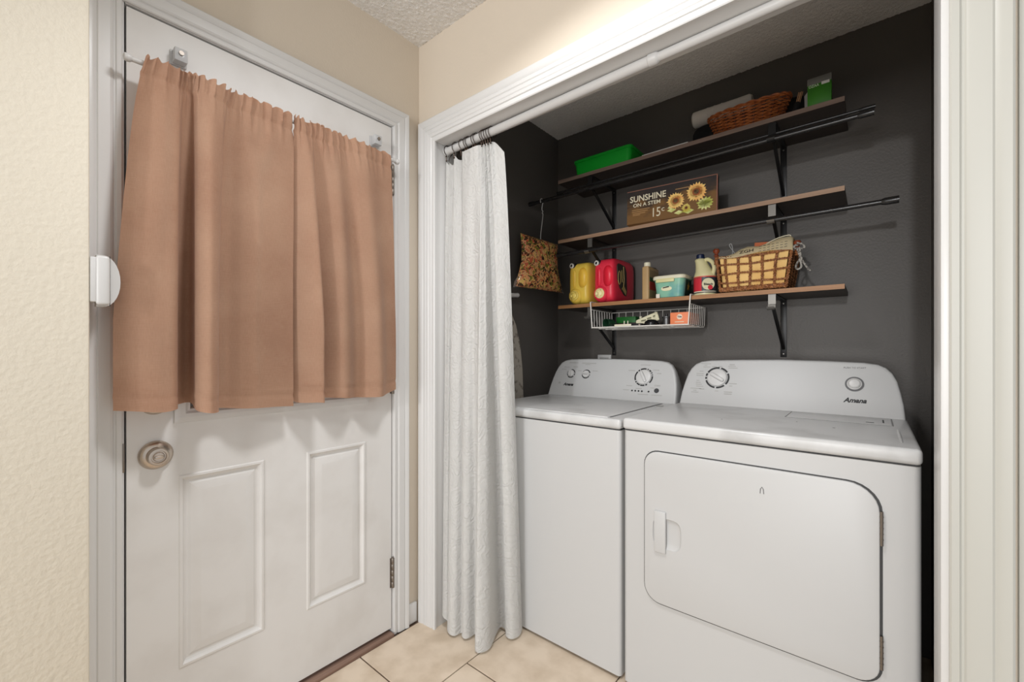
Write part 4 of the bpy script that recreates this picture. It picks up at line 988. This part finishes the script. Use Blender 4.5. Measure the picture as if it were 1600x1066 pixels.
obj('cloth_lining', b, M_liner, t, ang=80)
def twist(pts, r, m, name, n=5):
    """two strands wound round each other along a path"""
    P = resample(pts, 8); b = NB(); L = 0
    for ph in (0, math.pi):
        out = []; L = 0
        for i, p in enumerate(P):
            if i: L += (p-P[i-1]).length
            dv = (P[min(i+1, len(P)-1)]-P[max(i-1, 0)]); u, v = frame(dv); w = L*330+ph
            out.append(p+(u*math.cos(w)+v*math.sin(w))*r*.55)
        tube(b, out, r*.62, n)
    return obj(name, b, m, t, ang=60)
for u in (.12, .30, .47, .64, .82): twist([bk_pt(u+.008*math.sin(k*2+u*9), k/3) for k in range(4)], .0058, M_rope, 'upright_rope')
for v in (.23, .50, .77): twist([bk_pt(k/6, v+.012*math.sin(k*1.7+v*8)) for k in range(7)], .0044, M_rope, 'cross_rope')
for v in (.02, .07): twist([bk_pt(k/6, v) for k in range(7)], .0072, M_rope, 'base_rope')
twist([bk_pt(k/6, 1.0) for k in range(7)], .0055, M_rope, 'rim_rope'); twist([bk_pt(k/6, 1.0, 'b') for k in range(7)], .0055, M_rope, 'rim_rope')
for sd in ('r', 'l'):
    for v in [.02+.07*k for k in range(14)]: twist([bk_pt(k/4, v, sd) for k in range(5)], .0048, M_rope, 'side_rope', 4)
    for u in (.0, .33, .67, 1.0): twist([bk_pt(u, k/3, sd) for k in range(4)], .0062, M_rope, 'corner_rope')
M_knob = wood('red_brown_wood', (118, 52, 30), (150, 74, 44), (30, 30, 30), .35)
for x, y, zt_ in ((.980, .797, ZB+.192), (1.268, .80, ZB+.182)):
    b = NB(); z0 = ZB+.125; h = zt_-z0
    lathe(b, [(.0055, 0), (.006, h*.45), (.009, h*.50), (.010, h*.56), (.006, h*.62), (.007, h*.66), (.0125, h*.76), (.0135, h*.86), (.010, h*.96), (0, h)], (x, y, z0), (0, 0, 1), 16); obj('corner_finial', b, M_knob, t)
    b = NB()
    for k in range(3): lathe(b, [(.0075, -.003), (.010, 0), (.0075, .003)], (x, y, z0+.002+k*.008), (0, 0, 1), 12)
    obj('finial_binding', b, M_rope, t)
# cloth flap printed with lettering, over the rim
M_flap = mat('cream_printed_cloth', (248, 234, 196), .8)
b = NB(); gg = []
tops = [(.995, .010), (1.02, .012), (1.05, .020), (1.075, .032), (1.10, .034), (1.14, .026), (1.18, .034), (1.215, .048), (1.248, .054), (1.256, .050)]
for k, (x, dz) in enumerate(tops):
    xr = x; z0 = ZB+.146-.006*math.sin(k*.8); gg.append([b.verts.new((xr, fy0-.0185+.002*math.sin(k*2), z0)), b.verts.new((xr, fy0-.016, z0+dz*.5)), b.verts.new((xr, fy0-.006, z0+dz)), b.verts.new((xr, fy0+.03, z0+dz+.002)), b.verts.new((xr, fy0+.10, z0+dz*.6))])
for a, c in zip(gg, gg[1:]):
    for k in range(4): b.faces.new((a[k], c[k], c[k+1], a[k+1]))
bmesh.ops.solidify(b, geom=b.faces[:], thickness=.0012)
fl = obj('cloth_flap', b, M_flap, t, ang=70)
b = NB(); text_mesh(b, 'ZGH', .016, (1.098, fy0-.0182, ZB+.160), (1, -.01, .06), (0, .22, 1), width=.052, bold=.0003)
for r_ in range(3):
    for k in range(7):
        x = 1.142+k*.0145; zz = ZB+.153+r_*.010+k*.0009; text_mesh
        slab(b, [(x, fy0-.0195+r_*.0030, zz), (x+.009, fy0-.0195+r_*.0030, zz+.0006), (x+.009, fy0-.0185+r_*.0030, zz+.0022), (x, fy0-.0185+r_*.0030, zz+.0016)], (0, -1, 0), .0012)
obj('flap_print', b, mat('faded_black_print', (72, 62, 48), .7), fl)
b = NB(); box(b, 1.108, 1.212, .83, .838, ZB+.06, ZB+.198, .001, 1, Matrix.Translation((1.16, .83, ZB+.06)) @ Matrix.Rotation(math.radians(4), 4, 'Y') @ Matrix.Translation((-1.16, -.83, -ZB-.06)))
tag(obj('orange_folder', b, mat('orange_card', (186, 96, 50), .6)), 'orange-brown card folder standing in the tan basket', 'folder')
b = NB(); wl = [(1.030, .835, ZB+.10), (1.034, .835, ZB+.178), (1.033, .835, ZB+.200), (1.028, .835, ZB+.212), (1.022, .836, ZB+.208), (1.026, .836, ZB+.196), (1.034, .836, ZB+.184), (1.042, .836, ZB+.170)]
tube(b, resample(wl, 4), .0014, 6); tag(obj('wire_hook', b, mat('pale_wire', (170, 172, 172), .4)), 'bent pale wire hook poking from the tan basket left side', 'hook')
b = NB(); wl = [(1.165, .80, ZB+.185), (1.205, .797, ZB+.200), (1.238, .795, ZB+.205), (1.247, .795, ZB+.202), (1.247, .795, ZB+.195)]
tube(b, resample(wl, 5), .0016, 6); tag(obj('white_clip', b, M_cap), 'cream wire clip along the tan basket upper right rim', 'clip')
# grey and white cord tied to the right finial
t = thing('tied_cord', 'grey and white cord knotted on the basket right finial', 'cord', (1.285, .795, ZB+.04))
M_cord = mat('grey_white_cord', (176, 172, 164), .8, var=(160, (104, 100, 96), .45, .55))
for pts in ([(1.268, .782, ZB+.168), (1.286, .785, ZB+.162), (1.292, .79, ZB+.150), (1.279, .79, ZB+.146), (1.262, .783, ZB+.150), (1.262, .782, ZB+.160), (1.274, .780, ZB+.158)],
            [(1.268, .781, ZB+.150), (1.276, .780, ZB+.125), (1.278, .782, ZB+.108), (1.268, .782, ZB+.088), (1.266, .782, ZB+.074), (1.275, .781, ZB+.068), (1.283, .782, ZB+.078), (1.280, .784, ZB+.098), (1.277, .784, ZB+.118)],
            [(1.277, .778, ZB+.150), (1.281, .777, ZB+.122), (1.286, .777, ZB+.100), (1.299, .777, ZB+.075), (1.311, .778, ZB+.056)]):
    b = NB(); tube(b, resample(pts, 6), .0036, 7); obj('strand', b, M_cord, t)

# ------------------------------------------------------------------ white wire under-shelf basket and what lies in it
M_wire = mat('white_coated_wire', (224, 220, 212), .35)
t = thing('wire_basket', 'white wire basket slung under the lowest shelf', 'basket', (.635, .88, 1.255))
WX0, WX1, WY0, WY1, WZ0, WZ1 = .397, .874, .774, 1.0, 1.258, 1.350
for x, k in ((WX0, -1), (WX1, 1)):
    b = NB(); tube(b, [(x+.002*k*-1, WY0, WZ0), (x+.004*k, WY0, WZ1), (x+.007*k, WY0, ZB+.0035), (x+.007*k, WY0+.004, ZB+.005), (x+.007*k, .98, ZB+.0045)], .0030, 8); obj('hanger_arm', b, M_wire, t)
b = NB(); tube(b, [(WX0, WY0, WZ0), (WX1, WY0, WZ0)], .0032, 8); obj('front_rail', b, M_wire, t)
b = NB(); tube(b, [(WX0-.004, WY0, WZ1), (WX0, WY1, WZ1-.003), (WX1, WY1, WZ1-.003), (WX1+.004, WY0, WZ1)], .0022, 8); obj('top_rail', b, M_wire, t)
for x, s in ((WX0, -1), (WX1, 1)):
    for k in range(1, 9):
        y = WY0+(WY1-WY0)*k/8.0
        b = NB(); tube(b, [(x+s*.003, y, WZ1-.001), (x, y, WZ0)], .0016, 6); obj('side_wire', b, M_wire, t)
for k in range(1, 12):
    x = WX0+(WX1-WX0)*k/12; b = NB(); tube(b, [(x, WY1, WZ1-.003), (x, WY1-.004, WZ0)], .0016, 6); obj('back_wire', b, M_wire, t)
for k in range(1, 22):
    x = WX0+(WX1-WX0)*k/22; b = NB(); tube(b, [(x, WY0, WZ0-.001), (x, WY1-.004, WZ0-.001)], .0016, 6); obj('bottom_wire', b, M_wire, t)
b = NB()
for y in (WY0+.075, WY0+.15, WY1-.004): tube(b, [(WX0, y, WZ0-.003), (WX1, y, WZ0-.003)], .0022, 6)
tube(b, [(WX0, WY0, WZ0), (WX0, WY1-.004, WZ0)], .0022, 6); tube(b, [(WX1, WY0, WZ0), (WX1, WY1-.004, WZ0)], .0022, 6); obj('base_frame', b, M_wire, t)
zf = WZ0+.0008
t = thing('powder_box', 'orange carton at the right of the white wire basket', 'box', (.825, .87, zf))
b = NB(); box(b, .784, .866, .80, .955, zf, zf+.056, .001); obj('carton', b, mat('orange_carton', (236, 136, 92), .5), t)
b = NB(); lathe(b, [(.012, 0), (.012, .0007), (0, .0007)], (.826, .8, zf+.036), (0, -1, 0), 20); lg = obj('white_disc', b, mat('carton_white', (234, 214, 190), .5), t)
b = NB(); text_mesh(b, 'Tide', .010, (.826, .7990, zf+.036), (1, 0, 0), (0, 0, 1), bold=.0004); obj('lettering', b, mat('navy_print', (60, 56, 84), .5), lg)
b = NB(); box(b, .805, .845, .7992, .7998, zf+.012, zf+.015); obj('print_line', b, M_ivory, t)
t = thing('green_carton', 'dark green box at the back left of the wire basket', 'box', (.53, .93, zf))
b = NB(); box(b, .47, .575, .90, .965, zf, zf+.056, .002); obj('carton', b, mat('dark_green_carton', (26, 104, 36), .45), t)
b = NB(); box(b, .4695, .5755, .8995, .9655, zf, zf+.026, .002); obj('dark_base', b, mat('dark_maroon', (46, 30, 28), .5), t)
t = thing('green_cup', 'dark green round cup lying on its side in the wire basket', 'cup', (.465, .83, zf))
b = NB(); lathe(b, [(.0, .055), (.016, .055), (.0195, .05), (.0215, 0), (.0200, 0), (.018, .048), (0, .050)], (.462, .80, zf+.022), (.25, 1, 0), 22); obj('cup', b, mat('bottle_green', (30, 66, 44), .3), t)
t = thing('paper_pouch', 'cream pouch with print tilted in the wire basket', 'pouch', (.66, .84, zf))
c = [(.602, .842, zf+.016), (.640, .842, zf+.004), (.715, .848, zf+.030), (.702, .852, zf+.070), (.600, .846, zf+.031)]
b = NB(); slab(b, c, (0, 1, 0), .010); bmesh.ops.bevel(b, geom=b.edges[:], offset=.002, segments=2, affect='EDGES'); obj('pouch', b, mat('pouch_cream', (224, 218, 186), .5), t)
b = NB()
for (x, z, w) in ((.640, .030, .022), (.668, .040, .018), (.692, .049, .008)):
    slab(b, [(x-w/2, .8395, zf+z-.005), (x+w/2, .8395, zf+z-.001), (x+w/2, .8395, zf+z+.004), (x-w/2, .8395, zf+z)], (0, 1, 0), .004)
obj('pouch_print', b, mat('pouch_print', (120, 118, 92), .6), t)
t = thing('white_carton', 'low white box at the front of the wire basket', 'box', (.55, .815, zf)); b = NB(); box(b, .508, .598, .80, .835, zf, zf+.013, .002); obj('carton', b, M_cap, t)
t = thing('black_case', 'flat black case under the cream pouch', 'case', (.628, .81, zf)); b = NB(); box(b, .600, .652, .790, .828, zf, zf+.014, .003); obj('case', b, M_print, t)
b = NB(); lathe(b, [(.004, 0), (.004, .001), (0, .001)], (.642, .790, zf+.007), (0, -1, 0), 10); obj('stud', b, M_nickel, t)
t = thing('dark_bowl', 'black dome-shaped object beside the cream pouch', 'bowl', (.69, .81, zf)); b = NB(); lathe(b, [(0, 0), (.034, 0), (.035, .006), (.030, .020), (.018, .029), (0, .031)], (.692, .812, zf), (0, 0, 1), 26); obj('dome', b, mat('black_plastic', (24, 24, 25), .25), t)
t = thing('metal_can', 'dark metal can left of the orange carton', 'can', (.752, .85, zf)); b = NB(); lathe(b, [(.022, 0), (.022, .034), (.025, .037), (.025, .042), (.0, .044)], (.752, .845, zf), (0, 0, 1), 22); obj('can', b, mat('gunmetal', (92, 92, 92), .35, metal=.8), t)
b = NB(); lathe(b, [(.006, 0), (.006, .012), (0, .013)], (.752, .845, zf+.043), (0, 0, 1), 12); obj('nozzle', b, M_blackmetal, t)
t = thing('small_bottle', 'tiny grey bottle with white cap behind the white box', 'bottle', (.60, .90, zf)); b = NB(); lathe(b, [(.014, 0), (.014, .038), (.008, .044), (0, .044)], (.602, .90, zf), (0, 0, 1), 16); obj('bottle', b, mat('grey_plastic', (112, 104, 106), .4), t)
b = NB(); lathe(b, [(.007, 0), (.007, .011), (0, .011)], (.602, .90, zf+.043), (0, 0, 1), 12); obj('cap', b, M_cap, t)
for x, lab in ((.533, 'left white toothpick-like stick standing before the green box'), (.552, 'right white toothpick-like stick standing before the green box')):
    b = NB(); tube(b, [(x, .858, zf), (x+.001, .858, zf+.032)], .0028, 8); tag(obj('white_stick', b, M_cap), lab, 'stick', 'white sticks in the wire basket')

# crumpled litter beside the dryer
b = NB(); bmesh.ops.create_icosphere(b, subdivisions=3, radius=.035)
for v in b.verts: v.co = Vector((v.co.x*.45, v.co.y, v.co.z*1.5))*(1+.5*noise.noise(v.co*60))
mnz = min(v.co.z for v in b.verts)
for v in b.verts: v.co += Vector((1.618, .42, -mnz))
tag(obj('crumpled_paper', b, mat('dirty_paper', (150, 142, 134), .8), ang=25), 'crumpled dirty paper on the floor right of the dryer', 'litter')
